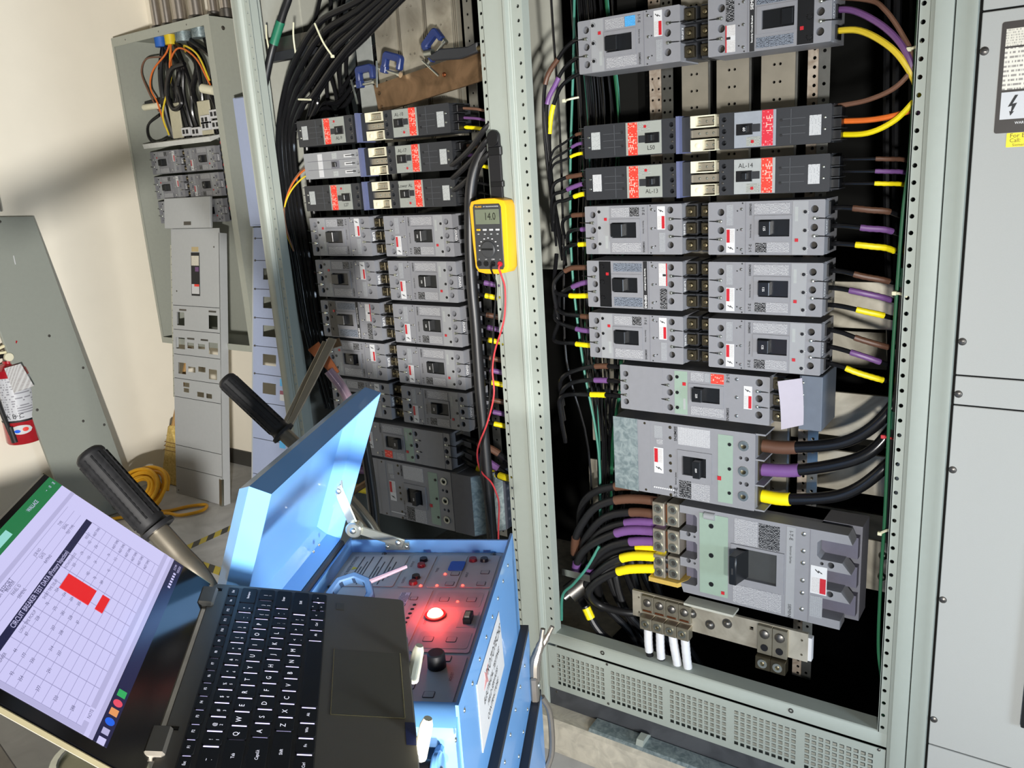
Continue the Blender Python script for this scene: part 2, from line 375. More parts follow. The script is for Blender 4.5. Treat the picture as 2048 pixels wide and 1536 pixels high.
BL(MB().box(-1.055, -.13, .95, .955, .1, ZT), 'back_panel', 'unlit_interior')
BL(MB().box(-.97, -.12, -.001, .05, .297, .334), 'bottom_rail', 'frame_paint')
BL(MB().box(-.99, -.12, -.006, -.004, .158, .294), 'base_cover', 'frame_paint'); BL(MB().box(-1.05, -.12, .0, .95, ZT-.004, ZT), 'roof_sheet', 'unlit_interior'); B(MB().box(-.12, .908, .0, .95, ZT-.004, ZT), 'roof_sheet', 'unlit_interior')
BL(MB().box(-.99, -.12, -.002, .06, .1, .158), 'base_plinth', 'plinth_paint')
BL(MB().dome((-1.055, .14, 1.62), (1, 0, 0), .017, .010), 'earth_bolt', 'zinc')
BL(MB().ring((-1.055, .14, 1.62), (1, 0, 0), .012, .022, .003), 'earth_washer', 'galv')
# horizontal strut at the top with its cable lashings
BL(MB().prism([(.10, 1.985), (.10, 2.03), (.125, 2.03), (.125, 1.985)], -1.05, -.80, 'x'), 'strut', 'dark_steel')
BL(MB().prism([(.095, 1.965), (.095, 1.99), (.12, 1.99), (.12, 1.965)], -1.05, -.80, 'x'), 'strut', 'breaker_black')
for i, (x0, x1, zb) in enumerate(((-.620, -.537, 1.70), (-.521, -.440, 1.70), (-.423, -.337, 1.70))):
    mb = MB(); p = .031
    for j in range(int((2.42-zb)/p)):
        za = zb+j*p; c = (x0+x1)/2-.004
        mb.plate(rect(x0, x1, za, za+p), [circ(c-.008, za+p/2, .0032, 8), circ(c+.008, za+p/2, .0032, 8)] if j % 2 else [], .17, .176)
    BL(mb, 'busbar', 'stained_tin')
    for k in range(3): BL(MB().box(x1+.002+k*.006, x1+.005+k*.006, .172, .19, zb, 2.42), 'busbar_edge', 'tin')
BL(strip(MB(), -.297, -.268, .5, 2.42, .17, .003, -.283, .0035, .033), 'mounting_rail', 'steel')
BL(MB().box(-.69, -.628, .16, .163, 1.70, 2.10), 'clear_shield', mat('clear_plastic', 'C8CCC8', .08, trans=.6))
BL(MB().box(-.335, -.13, .40, .405, 1.3, 2.42), 'rear_plate', 'inner_paint')
for z in (.76, .86, .95, 1.05): BL(MB().box(-.26, -.14, .22, .226, z, z+.05), 'cross_busbar', 'stained_tin')

# ---------------------------------------------------------------- closed cabinet on the right
cab = thing('electrical_cabinet', 'closed grey electrical cabinet with screwed panels and a warning label', 'cabinet', (1.2, 0, .1))
def CB(mb, name, m, bev=0.0, parent=None):
    o = mb.build(name, m, parent or cab, bev); o.location = (-1.2, 0, -.1) if parent is None else (0, 0, 0); return o
CB(MB().prism([(.9085, .05), (.9085, -.007), (.930, -.009), (.936, -.012), (.943, -.012), (.9445, -.002), (.9445, .05)], .1, ZT), 'corner_post', 'frame_paint')
for z0, z1 in ((1.8155, ZT), (1.1685, 1.812), (1.1095, 1.1655), (.345, 1.1065), (.1, .342)):
    CB(MB().box(.9495, 1.75, -.006, .0, z0, z1), 'front_panel', 'panel_paint', .0012)
CB(MB().box(.9445, 1.75, .0, .05, .1, ZT), 'cabinet_shell', 'unlit_interior')
for z in (1.749, 1.233, 1.130, .975, .691, .407):
    sc = CB(MB().dome((.9565, -.006, z), (0, -1, 0), .0075, .004, 14), 'panel_screw', 'dark_steel')
    CB(MB().box(.9525, .9605, -.0104, -.0096, z-.0008, z+.0008), 'screw_slot', 'ink', parent=sc)
CB(MB().box(1.1125, 1.135, -.018, -.006, .452, .85), 'latch_strip', 'black_plastic', .002)
wl = CB(MB().plate(rrect(.981, 1.16, 1.609, 1.792, .004), [], -.0066, -.006), 'warning_label', mat('label_brown', '2C2622', .5))
mat_print('print_sheet', 'DEDACD', '8F8A84', .0075, .004, axis='z', dens=.52, fill=.45); mat_print('print_sheet2', 'DAD5C6', 'A9A59A', .0042, .0025, axis='z', dens=.5, fill=.6)
CB(MB().box(.988, 1.155, -.0071, -.0066, 1.752, 1.780), 'rating_sheet', 'print_sheet2', parent=wl)
CB(MB().box(.988, 1.155, -.0071, -.0066, 1.681, 1.749), 'text_sheet', 'print_sheet', parent=wl)
CB(MB().box(.988, 1.0255, -.0071, -.0066, 1.632, 1.677), 'symbol_sheet', 'white_label', parent=wl)
CB(MB().box(1.027, 1.155, -.0071, -.0066, 1.632, 1.677), 'danger_sheet', 'white_label', parent=wl)
CB(MB().box(1.03, 1.15, -.0074, -.0071, 1.664, 1.674), 'danger_band', 'red_label', parent=wl)
def bolt(mb, x, z, h, y, rot=0.0):
    pts = [(.08, .5), (.22, .5), (.0, .08), (.2, .12), (.02, -.3), (.1, -.28), (-.06, -.5), (-.12, -.26), (-.05, -.29), (-.02, -.02), (-.2, -.06)]
    c, s_ = math.cos(rot), math.sin(rot); n = len(pts); tri = tessellate_polygon([[Vector((a, b, 0)) for a, b in pts]])
    mb.add([(x+h*(a*c-b*s_), y, z+h*(a*s_+b*c)) for a, b in pts], [tuple(t) for t in tri]); return mb
CB(bolt(MB(), 1.006, 1.6545, .034, -.0074), 'bolt_symbol', 'ink', parent=wl)
tx = MB(); text(tx, 'WARNING  HAZARDOUS VOLTAGE', 1.06, 1.625, .006, -.0070); text(tx, 'Disconnect power before working inside', 1.075, 1.617, .005, -.0070); CB(tx, 'label_lettering', 'white_ink', parent=wl)
yl = CB(MB().plate(rrect(1.001, 1.16, 1.5845, 1.6085, .0015), [], -.0066, -.006), 'yellow_label', 'tape_yellow')
tx = MB(); text(tx, 'For Emergency', 1.038, 1.6035, .0105, -.0069); text(tx, 'Call:', 1.0145, 1.5955, .0095, -.0069); text(tx, 'Siemens Energy', 1.031, 1.588, .0065, -.0069); CB(tx, 'label_lettering', mat('ink_olive', '5A5010', .6), parent=yl)

# ---------------------------------------------------------------- circuit breakers
def tick_ring(mb, x, z, r0, r1, y, n=9, w=.0011):
    for i in range(n):
        t = math.radians(-30+240*i/(n-1)); c, s_ = math.cos(t), math.sin(t)
        mb.add([(x+r0*c-w*s_*.5, y, z+r0*s_+w*c*.5), (x+r0*c+w*s_*.5, y, z+r0*s_-w*c*.5), (x+r1*c+w*s_*.5, y, z+r1*s_-w*c*.5), (x+r1*c-w*s_*.5, y, z+r1*s_+w*c*.5)], [(0, 1, 2, 3)])
    return mb
CACHE = {}
def shared(key, fn):
    if key not in CACHE: CACHE[key] = fn()
    return CACHE[key]
class Face:
    """builds a moulded-case breaker lying on its side: L along x, H along z, front at y = 0, body going back to +D; s, t are fractions from left and top"""
    def __init__(s, name, label, L, H, D, holes=(), windows=(), group=None, body='breaker_grey', notch=None, back=0.0):
        s.L, s.H, s.D = L, H, D; s.root = thing(name, label, 'circuit breaker', group=group)
        hp = [circ(*s.p(a, b), r) for a, b, r in holes]+[rect(s.p(a, 0)[0], s.p(b, 0)[0], s.p(0, d)[1], s.p(0, c)[1]) for a, b, c, d in windows]
        mb = MB(); mb.plate(rrect(-L/2, L/2, -H/2, H/2, .002, 1) if not notch else notch, hp, 0, .020); mb.box(-L/2, L/2, .020, D, -H/2, H/2)
        s.part('body', mb, body, bev=0)
    def p(s, a, b): return ((a-.5)*s.L, (.5-b)*s.H)
    def part(s, name, mb, m, bev=0.0, parent=None): return mb.build(name, m, parent or s.root, bev)
    def place(s, name, me, m, x, z, y=0.0, parent=None, ry=0.0):
        o = put(name, me, m, parent or s.root, (x, y, z))
        if ry: o.rotation_euler.y = ry
        return o
    def label(s, name, a, b, c, d, m, y=-.0008, parent=None):
        x0, z1 = s.p(a, c); x1, z0 = s.p(b, d); return s.part(name, MB().box(x0, x1, y, y+.0009, z0, z1), m, parent=parent)
    def knob(s, a, b, r=.0038, ticks='white_ink', dark='black_plastic'):
        x, z = s.p(a, b)
        k = s.place('trim_dial', shared(('dial', r), lambda: MB().cyl((0, -.0022, 0), (0, .001, 0), r, n=12).mesh('trim_dial')), dark, x, z)
        s.place('tick_marks', shared(('ticks', r, ticks), lambda: tick_ring(MB(), 0, 0, r*1.35, r*1.95, -.0006).mesh('tick_marks')), ticks, 0, 0, parent=k)
    def screw(s, a, b, r=.0034, m='steel', name='cover_screw'):
        x, z = s.p(a, b)
        s.place(name, shared(('screw', r, m), lambda: MB().dome((0, 0, 0), (0, -1, 0), r, .0018, 10, 2).mesh(name)), m, x, z, -.0002)
    def hole_screw(s, a, b, r, m='hole_shade_steel'):
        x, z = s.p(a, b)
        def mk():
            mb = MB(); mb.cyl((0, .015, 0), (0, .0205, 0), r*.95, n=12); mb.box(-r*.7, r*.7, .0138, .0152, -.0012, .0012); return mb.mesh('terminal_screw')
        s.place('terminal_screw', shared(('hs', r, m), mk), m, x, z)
    def lug(s, a, b, d, wire=.02):
        """small plated side terminal with its thin black lead running off in direction d"""
        x, z = s.p(a, b)
        def mk():
            mb = MB(); mb.dome((0, -.001, 0), (0, -1, 0), .0042, .003, 10, 2); mb.box(-.009, 0, -.0022, .0004, -.0026, .0026); return mb.mesh('lead_terminal')
        o = s.place('lead_terminal', shared('lug', mk), 'zinc', x, z, ry=0 if d < 0 else math.pi)
        def mw():
            mb = MB(); mb.tube(smooth_path([(-.004, -.002, 0), (-.016, -.001, 0), (-.018-wire, .004, .0015)], 4), .0012, 6); return mb.mesh('lead_wire')
        s.place('lead_wire', shared(('lw', wire), mw), 'cable_black', 0, 0, parent=o)
    def handle(s, a, b, c, d, ha, hb, num=None, rot=0.0, num_m='white_ink', depth=.010):
        x0, z1 = s.p(a, c); x1, z0 = s.p(b, d)
        s.part('handle_recess', MB().box(x0, x1, .0185, .0205, z0, z1), 'black_plastic')
        s.part('handle_slide', MB().box(x0+.0006, x1-.0006, .003, .0186, z0+.001, z1-.001), 'handle_black')
        hx0 = x0+(x1-x0)*ha; hx1 = x0+(x1-x0)*hb
        h = s.part('toggle_handle', MB().box(hx0, hx1, -depth, .004, z0+.003, z1-.003), 'handle_black', .0012)
        if num:
            mb = MB(); text(mb, num, (hx0+hx1)/2, (z0+z1)/2, .0085 if len(num) < 3 else .007, -depth-.0003, rot); s.part('rating_number', mb, num_m, parent=h)
        return h
    def warn(s, a, b, c, d, flip=False):
        """white hazard label: black bolt on white, red band, fine print"""
        w = s.label('hazard_label', a, b, c, d, 'white_label'); x0, z1 = s.p(a, c); x1, z0 = s.p(b, d); h = z1-z0; wd = x1-x0
        if not flip:
            s.part('bolt_symbol', bolt(MB(), (x0+x1)/2, z1-h*.20, h*.26, -.0012, math.radians(75)), 'ink', parent=w)
            s.part('red_band', MB().box(x1-wd*.42, x1-wd*.05, -.0012, -.0006, z0+h*.04, z0+h*.58), 'red_paint', parent=w)
            s.part('fine_print', MB().box(x0+wd*.08, x1-wd*.45, -.0012, -.0006, z0+h*.05, z0+h*.58), 'print_warn', parent=w)
        else:
            s.part('bolt_symbol', bolt(MB(), (x0+x1)/2, z0+h*.20, h*.26, -.0012, math.radians(-105)), 'ink', parent=w)
            s.part('red_band', MB().box(x0+wd*.05, x0+wd*.42, -.0012, -.0006, z1-h*.58, z1-h*.04), 'red_paint', parent=w)
            s.part('fine_print', MB().box(x0+wd*.45, x1-wd*.08, -.0012, -.0006, z1-h*.58, z1-h*.05), 'print_warn', parent=w)
    def words(s, t, a, b, size, rot, m='ink', sx=1.0, y=-.0010):
        x, z = s.p(a, b); mb = MB(); text(mb, t, x, z, size, y, rot, sx, True); return s.part('lettering', mb, m)
D90 = -math.pi/2
def line_end(f, side, text_s=None):
    """three black terminal pockets with brass screws beyond the line end; side +1 right, -1 left"""
    L, H = f.L/2, f.H/2; sg = side
    f.part('terminal_barrier', MB().box(min(sg*L, sg*(L+.026)), max(sg*L, sg*(L+.026)), .030, f.D, -H+.003, H-.003), 'breaker_black')
    for t in (-.33, 0, .33):
        z = t*f.H
        f.part('terminal_clamp', MB().box(min(sg*(L+.002), sg*(L+.024)), max(sg*(L+.002), sg*(L+.024)), .018, .031, z-.012, z+.012), 'brass_dark', .001)
        o = f.place('clamp_screw', shared('csc', lambda: MB().dome((0, 0, 0), (0, -1, 0), .0065, .005, 10, 2).mesh('clamp_screw')), 'brass', sg*(L+.013), z, .018)
    for t in (-.165, .165):
        z = t*f.H; f.part('phase_fin', MB().box(min(sg*L, sg*(L+.028)), max(sg*L, sg*(L+.028)), .004, .030, z-.0012, z+.0012), 'breaker_black')
def load_end(f, side):
    L, H = f.L/2, f.H/2; sg = side
    for t in (-.33, 0, .33):
        z = t*f.H; f.part('terminal_pocket', MB().box(min(sg*(L-.001), sg*(L+.004)), max(sg*(L-.001), sg*(L+.004)), .028, .062, z-.013, z+.013), 'black_plastic')

HL = [(.085, .18, .0078), (.085, .50, .0078), (.085, .83, .0078)]; HR = [(.885, .12, .0078), (.885, .465, .0078), (.885, .81, .0078)]
def make_fd(style, label, group, number=None, handle_at=(0.02, .48), tagm=None):
    f = Face('moulded_case_breaker', label, .250, .114, .100, HL+HR, [(.285, .545, .345, .66)], group)
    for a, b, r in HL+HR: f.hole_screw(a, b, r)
    f.label('trip_panel', .135, .262, .012, .985, 'breaker_light' if style == 'std' else 'black_plastic', -.0006)
    esc = MB(); x0, z1 = f.p(.268, .275); x1, z0 = f.p(.585, .735); a0, b1 = f.p(.285, .345); a1, b0 = f.p(.545, .66)
    esc.plate(rect(x0, x1, z0, z1), [rect(a0, a1, b0, b1)], -.0022, .0005); f.part('escutcheon', esc, 'breaker_grey')
    dark = style == 'elec'
    for t in (.12, .45, .785): f.knob(.158 if not dark else .165, t, .0036, dark='black_plastic')
    x, z = f.p(.225, .275); f.part('trip_button', MB().box(x-.0034, x+.0034, -.0022, .0, z-.0034, z+.0034), 'red_paint')
    if dark:
        f.label('spec_plate', .29, .59, .045, .22, 'print_dark'); f.label('spec_plate', .29, .59, .765, .955, 'print_dark')
        f.label('model_strip', .605, .645, .005, .99, 'ink'); f.words('SIEMENS', .625, .84, .0085, D90, 'white_ink', y=-.0013); f.words('Sensitrip Circuit Breaker', .625, .38, .0052, D90, 'white_ink', y=-.0013)
        f.label('spec_plate', .775, .845, .56, .98, 'print_code')
        w = f.label('hazard_label', .765, .845, .04, .50, 'print_warn'); x0, z1 = f.p(.765, .24); x1, z0 = f.p(.845, .32); f.part('pictogram', MB().box(x0+.001, x1-.001, -.0013, -.0006, z0, z1), 'white_label', parent=w); f.part('pictogram', MB().box(x0+.010, x1-.002, -.0017, -.0012, z0+.002, z1-.002), 'ink', parent=w)
        x0, z1 = f.p(.838, .04); f.part('red_band', MB().box(x0, x0+.0025, -.0013, -.0006, f.p(0, .5)[1], z1), 'red_paint', parent=w)
    else:
        f.label('spec_plate', .285, .475, .05, .235, 'print_light')
        if tagm: f.label('colour_tag', .48, .58, .05, .235, tagm)
        else: f.label('rating_plate', .48, .575, .045, .225, 'print_code')
        f.label('spec_plate', .285, .585, .765, .955, 'print_light')
        f.words('I-T-E', .618, .13, .0085, D90); f.words('Sentron Series', .618, .45, .0050, D90); f.words('SIEMENS', .618, .85, .0068, D90)
        f.warn(.758, .835, .04, .50); f.label('spec_plate', .775, .835, .56, .95, 'print_faint')
        f.label('setting_plate', .217, .243, .62, .88, 'sticker_grey')
    for t in (.10, .48, .86): f.screw(.70, t)
    x, _ = f.p(.662, 0); f.part('cover_seam', MB().box(x-.0004, x+.0004, -.0007, .0002, -.056, .056), 'breaker_side')
    for a, b in ((.735, .13), (.735, .47), (.735, .83), (.69, .025), (.69, .97)):
        x, z = f.p(a, b); f.place('rivet_hole', shared('rv', lambda: MB().cyl((0, -.0006, 0), (0, .001, 0), .0016, n=8).mesh('rivet_hole')), 'ink', x, z)
    f.handle(.285, .545, .345, .66, handle_at[0], handle_at[1], number, D90 if handle_at[0] < .3 else -D90)
    for t in (.345, .665): f.lug(.085, t, -1)
    for t in (.295, .64): f.lug(.885, t, 1, .026)
    line_end(f, 1); load_end(f, -1)
    for word, sg in (('LINE', 1), ('LOAD', -1)):
        mb = MB(); text(mb, word, 0, 0, .013, 0, D90*sg, 1.0, True); o = mb.build('end_lettering', 'white_ink', f.root)
        o.location = (sg*.1254, .012, -.002); o.rotation_euler = (0, 0, sg*math.pi/2)
    return f.root
YF = .04
def set_breaker(o, x0, x1, z0, z1, flip, label):
    o.location = ((x0+x1)/2, YF, (z0+z1)/2); o.rotation_euler = (0, math.pi if flip else 0, 0); o['label'] = label; return o
def variant(o, **kw):
    return o
ORD = ['top', 'second', 'third', 'fourth', 'lowest']
# wide bay, grey rows
gR = 'grey breakers of the wide bay'; gL = 'grey breakers of the narrow bay'
fdA = make_fd('std', '', gR, None, (.02, .48)); fdB = make_fd('std', '', gR, '125', (.60, .97)); fdE = make_fd('elec', '', gR, None, (.02, .48)); fdT = make_fd('std', '', gR, None, (.02, .48), 'print_blue')
set_breaker(fdT, .124, .375, 1.804, 1.917, False, 'grey breaker with a bright blue tag, above the red-labelled breakers of the wide bay')
fdT2 = make_fd('elec', '', gR, None, (.02, .35))
set_breaker(fdT2, .437, .687, 1.804, 1.917, True, 'grey breaker with black trip panel, thick purple and yellow wires on its load end')
rowz = ((1.389, 1.503), (1.259, 1.373), (1.131, 1.245))
for i, (za, zb) in enumerate(rowz):
    o = fdE if i == 1 else (fdA if i == 0 else copy_tree(fdA))
    set_breaker(o, .124, .375, za, zb, False, ['grey breaker directly below the black one handwritten AL-13', 'grey breaker with a black dial panel, left column of the wide bay', 'grey breaker under the black-panelled one, above the breaker with a blank extension'][i])
for i, (za, zb) in enumerate(rowz):
    o = fdB if i == 0 else copy_tree(fdB)
    set_breaker(o, .436, .687, za, zb, True, ['grey breaker directly below the black one handwritten AL-14', 'middle of the three grey breakers with taped cables at the right of the wide bay', 'grey breaker with a red glow on its label, above the hanging white tag'][i])
# narrow bay, grey rows
rowl = ((1.380, 1.494), (1.253, 1.367), (1.127, 1.241), (1.003, 1.117), (.879, .993))
fdC = make_fd('std', '', gL, None, (.02, .48)); fdD = make_fd('std', '', gL, '100', (.55, .92)); fdL3 = make_fd('elec', '', gL, None, (.02, .5)); fdL4 = make_fd('std', '', gL, '60', (.45, .8))
for i, (za, zb) in enumerate(rowl):
    o = (fdC if i == 0 else fdL3 if i == 2 else fdL4 if i == 3 else copy_tree(fdC)); o['group'] = gL
    xa = (-.842, -.838, -.836, -.832, -.830)[i]
    set_breaker(o, xa, xa+.25, za, zb, False, '%s grey breaker in the cable-side column of the narrow bay' % ('black-panelled' if i == 2 else ORD[i]))
for i, (za, zb) in enumerate(rowl):
    o = fdD if i == 0 else copy_tree(fdD); o['group'] = gL; xa = (-.536, -.535, -.533, -.533, -.531)[i]
    set_breaker(o, xa, xa+.25, za, zb, True, '%s grey breaker in the column beside the yellow multimeter' % ORD[i])

# black breakers with red-banded faces
def make_ed(label, group, red, face, sticker, num=None, handnote=None, nflip=False, whole=False):
    L, H = .232, .075
    f = Face('moulded_case_breaker', label, L, H, .092, [(.955, .18, .0052), (.955, .5, .0052), (.955, .82, .0052)], [], group, 'breaker_black' if not whole else 'breaker_light')
    if whole:
        f.label('name_plate', .26, .34, .06, .95, 'white_label'); f.label('spec_plate', .52, .60, .06, .28, 'print_sticker'); f.label('spec_plate', .52, .60, .74, .95, 'print_sticker')
        x0, z1 = f.p(.50, .36); x1, z0 = f.p(.64, .64); f.part('handle_surround', MB().box(x0, x1, -.002, .001, z0, z1), 'breaker_side'); f.part('toggle_handle', MB().box(x0+.008, x1-.010, -.008, -.001, z0+.004, z1-.004), 'handle_black', .001)
        for t in (.2, .5, .8):
            x0, z1 = f.p(.74, t-.10); x1, z0 = f.p(.86, t+.10); f.part('terminal_hood', MB().box(x0, x1, -.003, .001, z0+.003, z1-.003), 'white_label'); f.part('terminal_slot', MB().box(x0+.006, x1+.012, -.0035, .0, (z0+z1)/2-.0012, (z0+z1)/2+.0012), 'ink')
        for t in (.33, .66): f.part('case_rib', MB().box(-.10, .10, -.0008, .001, (.5-t)*H-.0006, (.5-t)*H+.0006), 'breaker_side')
        return f.root
    f.label('rating_sticker', .085, .185, .22, .74, sticker)
    for t in (.30, .5, .70): f.part('case_rib', MB().box(f.p(.22, 0)[0], f.p(.44, 0)[0], -.0008, .001, (.5-t)*H-.0005, (.5-t)*H+.0005), mat('rib_grey', '4B4E52', .5))
    x, _ = f.p(.345, 0); f.part('case_rib', MB().box(x-.0005, x+.0005, -.0008, .001, -.034, .034), 'rib_grey')
    f.label('face_plate', .475, .855, .02, .98, face, -.0016)
    f.label('red_band', .50, .60, .03, .985, red, -.0022)
    mb = MB(); x, z = f.p(.53, .62); text(mb, 'I-T-E', x, z, .018, -.0025, D90, .9); f.part('lettering', mb, mat('label_pink', 'F2B8AC', .5))
    f.label('spec_plate', .615, .74, .05, .30, 'print_face', -.0020)
    x0, z1 = f.p(.615, .36); x1, z0 = f.p(.835, .66); f.part('handle_surround', MB().box(x0+.016, x1, -.0040, 0, z0, z1), 'black_plastic', .0006); f.part('handle_surround', MB().box(x0, x0+.018, -.0036, 0, z0+.002, z1-.005), 'breaker_black')
    h = f.part('toggle_handle', MB().box(x0+.026, x0+.036, -.013, -.003, z0+.004, z1-.004), 'handle_black', .001)
    if num: mb = MB(); text(mb, num, x0+.031, (z0+z1)/2, .008, -.0133, -D90); f.part('rating_number', mb, 'white_ink', parent=h)
    x, z = f.p(.685, .17); f.part('trip_button', MB().box(x-.003, x+.003, -.0030, .0, z-.0030, z+.0030), 'red_paint')
    x, _ = f.p(.905, 0)
    for a, b in ((.965, .34), (.965, .66)): f.screw(a, b, .0028, 'dark_steel', 'terminal_screw')
    for a, b in ((.43, .28), (.43, .68)):
        x, z = f.p(a, b); f.place('mounting_hole', shared('mh', lambda: MB().cyl((0, -.0008, 0), (0, .001, 0), .0032, n=10).mesh('mounting_hole')), 'ink', x, z)
    for t in (.36, .66): f.screw(.055, t, .0030, 'zinc', 'load_screw')
    for t in (.2, .5, .8):
        x, z = f.p(-.012, t); f.part('load_terminal', MB().box(x-.012, x+.004, .016, .05, z-.009, z+.009), 'black_plastic', .001); f.part('load_barrier', MB().box(x-.014, x+.004, .008, .06, z+.0095, z+.0115), 'breaker_black')
    if handnote:
        mb = MB(); x, z = f.p(.745, .80); text(mb, handnote, x, z, .0135, -.0021, math.pi if nflip else 0, .95); f.part('handwritten_note', mb, 'ink')
    return f.root
gE = 'black breakers with red-banded faces, wide bay'; gF = 'black breakers with red-banded faces, narrow bay'
def mk_row(x0, x1, zc, flip, label, group, **kw):
    o = make_ed(label, group, nflip=flip, **kw); o.location = ((x0+x1)/2, YF+.004, zc); o.rotation_euler = (0, math.pi if flip else 0, 0); return o
mk_row(.128, .360, 1.651, False, 'black breaker with red band handwritten L50', gE, red='print_red', face='face_grey', sticker='print_sticker', handnote='L50')
mk_row(.128, .360, 1.555, False, 'black breaker with red band handwritten AL-13', gE, red='print_red', face='face_grey', sticker='print_stickerz', handnote='AL-13')
mk_row(.452, .700, 1.651, True, 'black breaker with crimson band and white rating 60, orange wire attached', gE, red='print_crim', face=mat('face_blue_grey', '8A9098', .5), sticker='print_stickerz', num='60')
mk_row(.452, .700, 1.555, True, 'black breaker with orange-red band handwritten AL-14', gE, red='print_red', face='sticker_grey', sticker='print_stickerz', handnote='AL-14')
for k, (zc, nL, nR) in enumerate(((1.741, 'AL-9', 'AL-10'), (1.646, None, 'AL-17'), (1.552, 'L27', 'Lower AL'))):
    if k == 1:
        mk_row(-.846, -.600, zc, False, 'all-grey slim breaker with a white strip between two black breakers', gF, red='print_red', face='face_grey', sticker='print_sticker', whole=True)
    else:
        mk_row(-.852, -.620, zc, False, 'black breaker handwritten %s with red band' % nL, gF, red='print_red', face='face_grey', sticker='print_sticker', handnote=nL)
    mk_row(-.510, -.262, zc, True, 'black breaker handwritten %s, red band toward its load side' % nR, gF, red='print_red', face='face_grey', sticker='print_sticker', handnote=nR)
# tinned link straps and cream insulators between the facing black breakers
def straps(x0, x1, zc, grp, lab):
    t = thing('connector_set', lab, 'busbar connector', ((x0+x1)/2, YF+.03, zc), group=grp); w = (x1-x0)/2
    for i, dz in enumerate((.025, 0, -.025)):
        if i != 1:
            mb = MB(); mb.plate(rect(-w+.006, w, dz-.0125, dz+.0125), [rect(-w+.018, w-.002, dz-.0100, dz+.0100)] if i == 0 else [rect(-w+.034, w-.001, dz-.0108, dz+.0108)], -.018, .02); mb.build('insulator_frame', 'cream', t)
        mb = MB(); mb.box(-w, w+.004, -.006, .002, dz-.0085, dz+.0085); mb.build('link_strap', 'tin', t, .0008)
        for q in (.35, .62, .86): mb = MB(); mb.dome((-w+2*w*q, -.006, dz), (0, -1, 0), .0032, .002, 10, 2); mb.build('strap_rivet', 'zinc', t)
    mb = MB(); mb.dome((-w+.022, -.018, -.025), (0, -1, 0), .0062, .0015, 12, 2); mb.build('insulator_screw', 'cream', t)
    mb = MB(); mb.box(-w-.024, -w-.016, -.028, .04, -.040, .040); mb.build('barrier_bar', mat('barrier_blue', '5C6384', .5), t)
    mb = MB(); mb.box(-w-.018, -w+.004, -.012, .04, -.037, .037); mb.build('line_terminal_block', 'breaker_black', t)
for k, zc in enumerate((1.651, 1.555)): straps(.385, .448, zc, 'connector straps in the wide bay', 'cream and tinned connector straps beside the breaker handwritten %s' % ('L50', 'AL-13')[k])
for k, zc in enumerate((1.741, 1.646, 1.552)): straps(-.585, -.515, zc, 'connector straps in the narrow bay', 'cream and tinned connector straps beside the breaker handwritten %s' % ('AL-10', 'AL-17', 'Lower AL')[k])
for x0, x1, z in ((.30, .46, 1.6075), (.30, .46, 1.5985)):
    pass

# --- breaker with blank extension (wide bay) and its dark twin (narrow bay)
def make_jd(label, flipnum='225'):
    H3 = [(.04, .20, .0075), (.04, .50, .0075), (.04, .83, .0075), (.355, .20, .0080), (.355, .52, .0080), (.355, .85, .0080), (.935, .13, .0085), (.935, .46, .0085), (.935, .80, .0085)]
    f = Face('moulded_case_breaker', label, .372, .113, .100, H3, [(.515, .69, .33, .66)], None)
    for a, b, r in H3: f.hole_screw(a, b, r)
    f.label('extension_cover', .065, .305, .0, 1.0, 'breaker_grey', -.0010)
    f.label('trip_panel', .388, .475, .03, .97, 'green_grey', -.0006)
    for t in (.16, .50, .83): f.knob(.407, t, .0042)
    for t in (.36, .68): f.lug(.04, t, -1); f.lug(.345, t, -1, .006); f.lug(.925, t-.05, 1, .02)
    x, z = f.p(.455, .30); f.part('trip_button', MB().box(x-.004, x+.004, -.0022, .0, z-.004, z+.004), 'red_paint')
    f.label('setting_plate', .447, .462, .62, .86, 'sticker_grey')
    f.label('spec_plate', .498, .585, .03, .22, 'print_light'); f.label('spec_plate', .59, .625, .03, .22, 'print_faint'); f.label('red_tag', .632, .715, .03, .235, 'print_red')
    esc = MB(); x0, z1 = f.p(.485, .27); x1, z0 = f.p(.715, .73); a0, b1 = f.p(.515, .33); a1, b0 = f.p(.69, .66); esc.plate(rect(x0, x1, z0, z1), [rect(a0, a1, b0, b1)], -.0022, .0005); f.part('escutcheon', esc, 'breaker_grey')
    f.handle(.515, .69, .33, .66, .02, .40, '225', D90, depth=.016); f.label('spec_plate', .498, .715, .765, .95, 'print_light')
    f.words('I-T-E', .740, .10, .010, D90); f.words('SIEMENS', .740, .86, .0085, D90)
    for t in (.10, .48, .87): f.screw(.795, t, .0042)
    f.warn(.842, .893, .22, .70); 
    line_end(f, 1); load_end(f, -1); return f.root
jd = make_jd('long grey breaker with a blank extension, beside the hanging white tag'); jd.location = (.393, YF, 1.0615)
jd2 = copy_tree(jd); jd2['label'] = 'shaded long breaker with a blank extension, above the steel side cover'; jd2.location = (-.545, YF, .806); jd2.rotation_euler = (0, math.pi, 0)
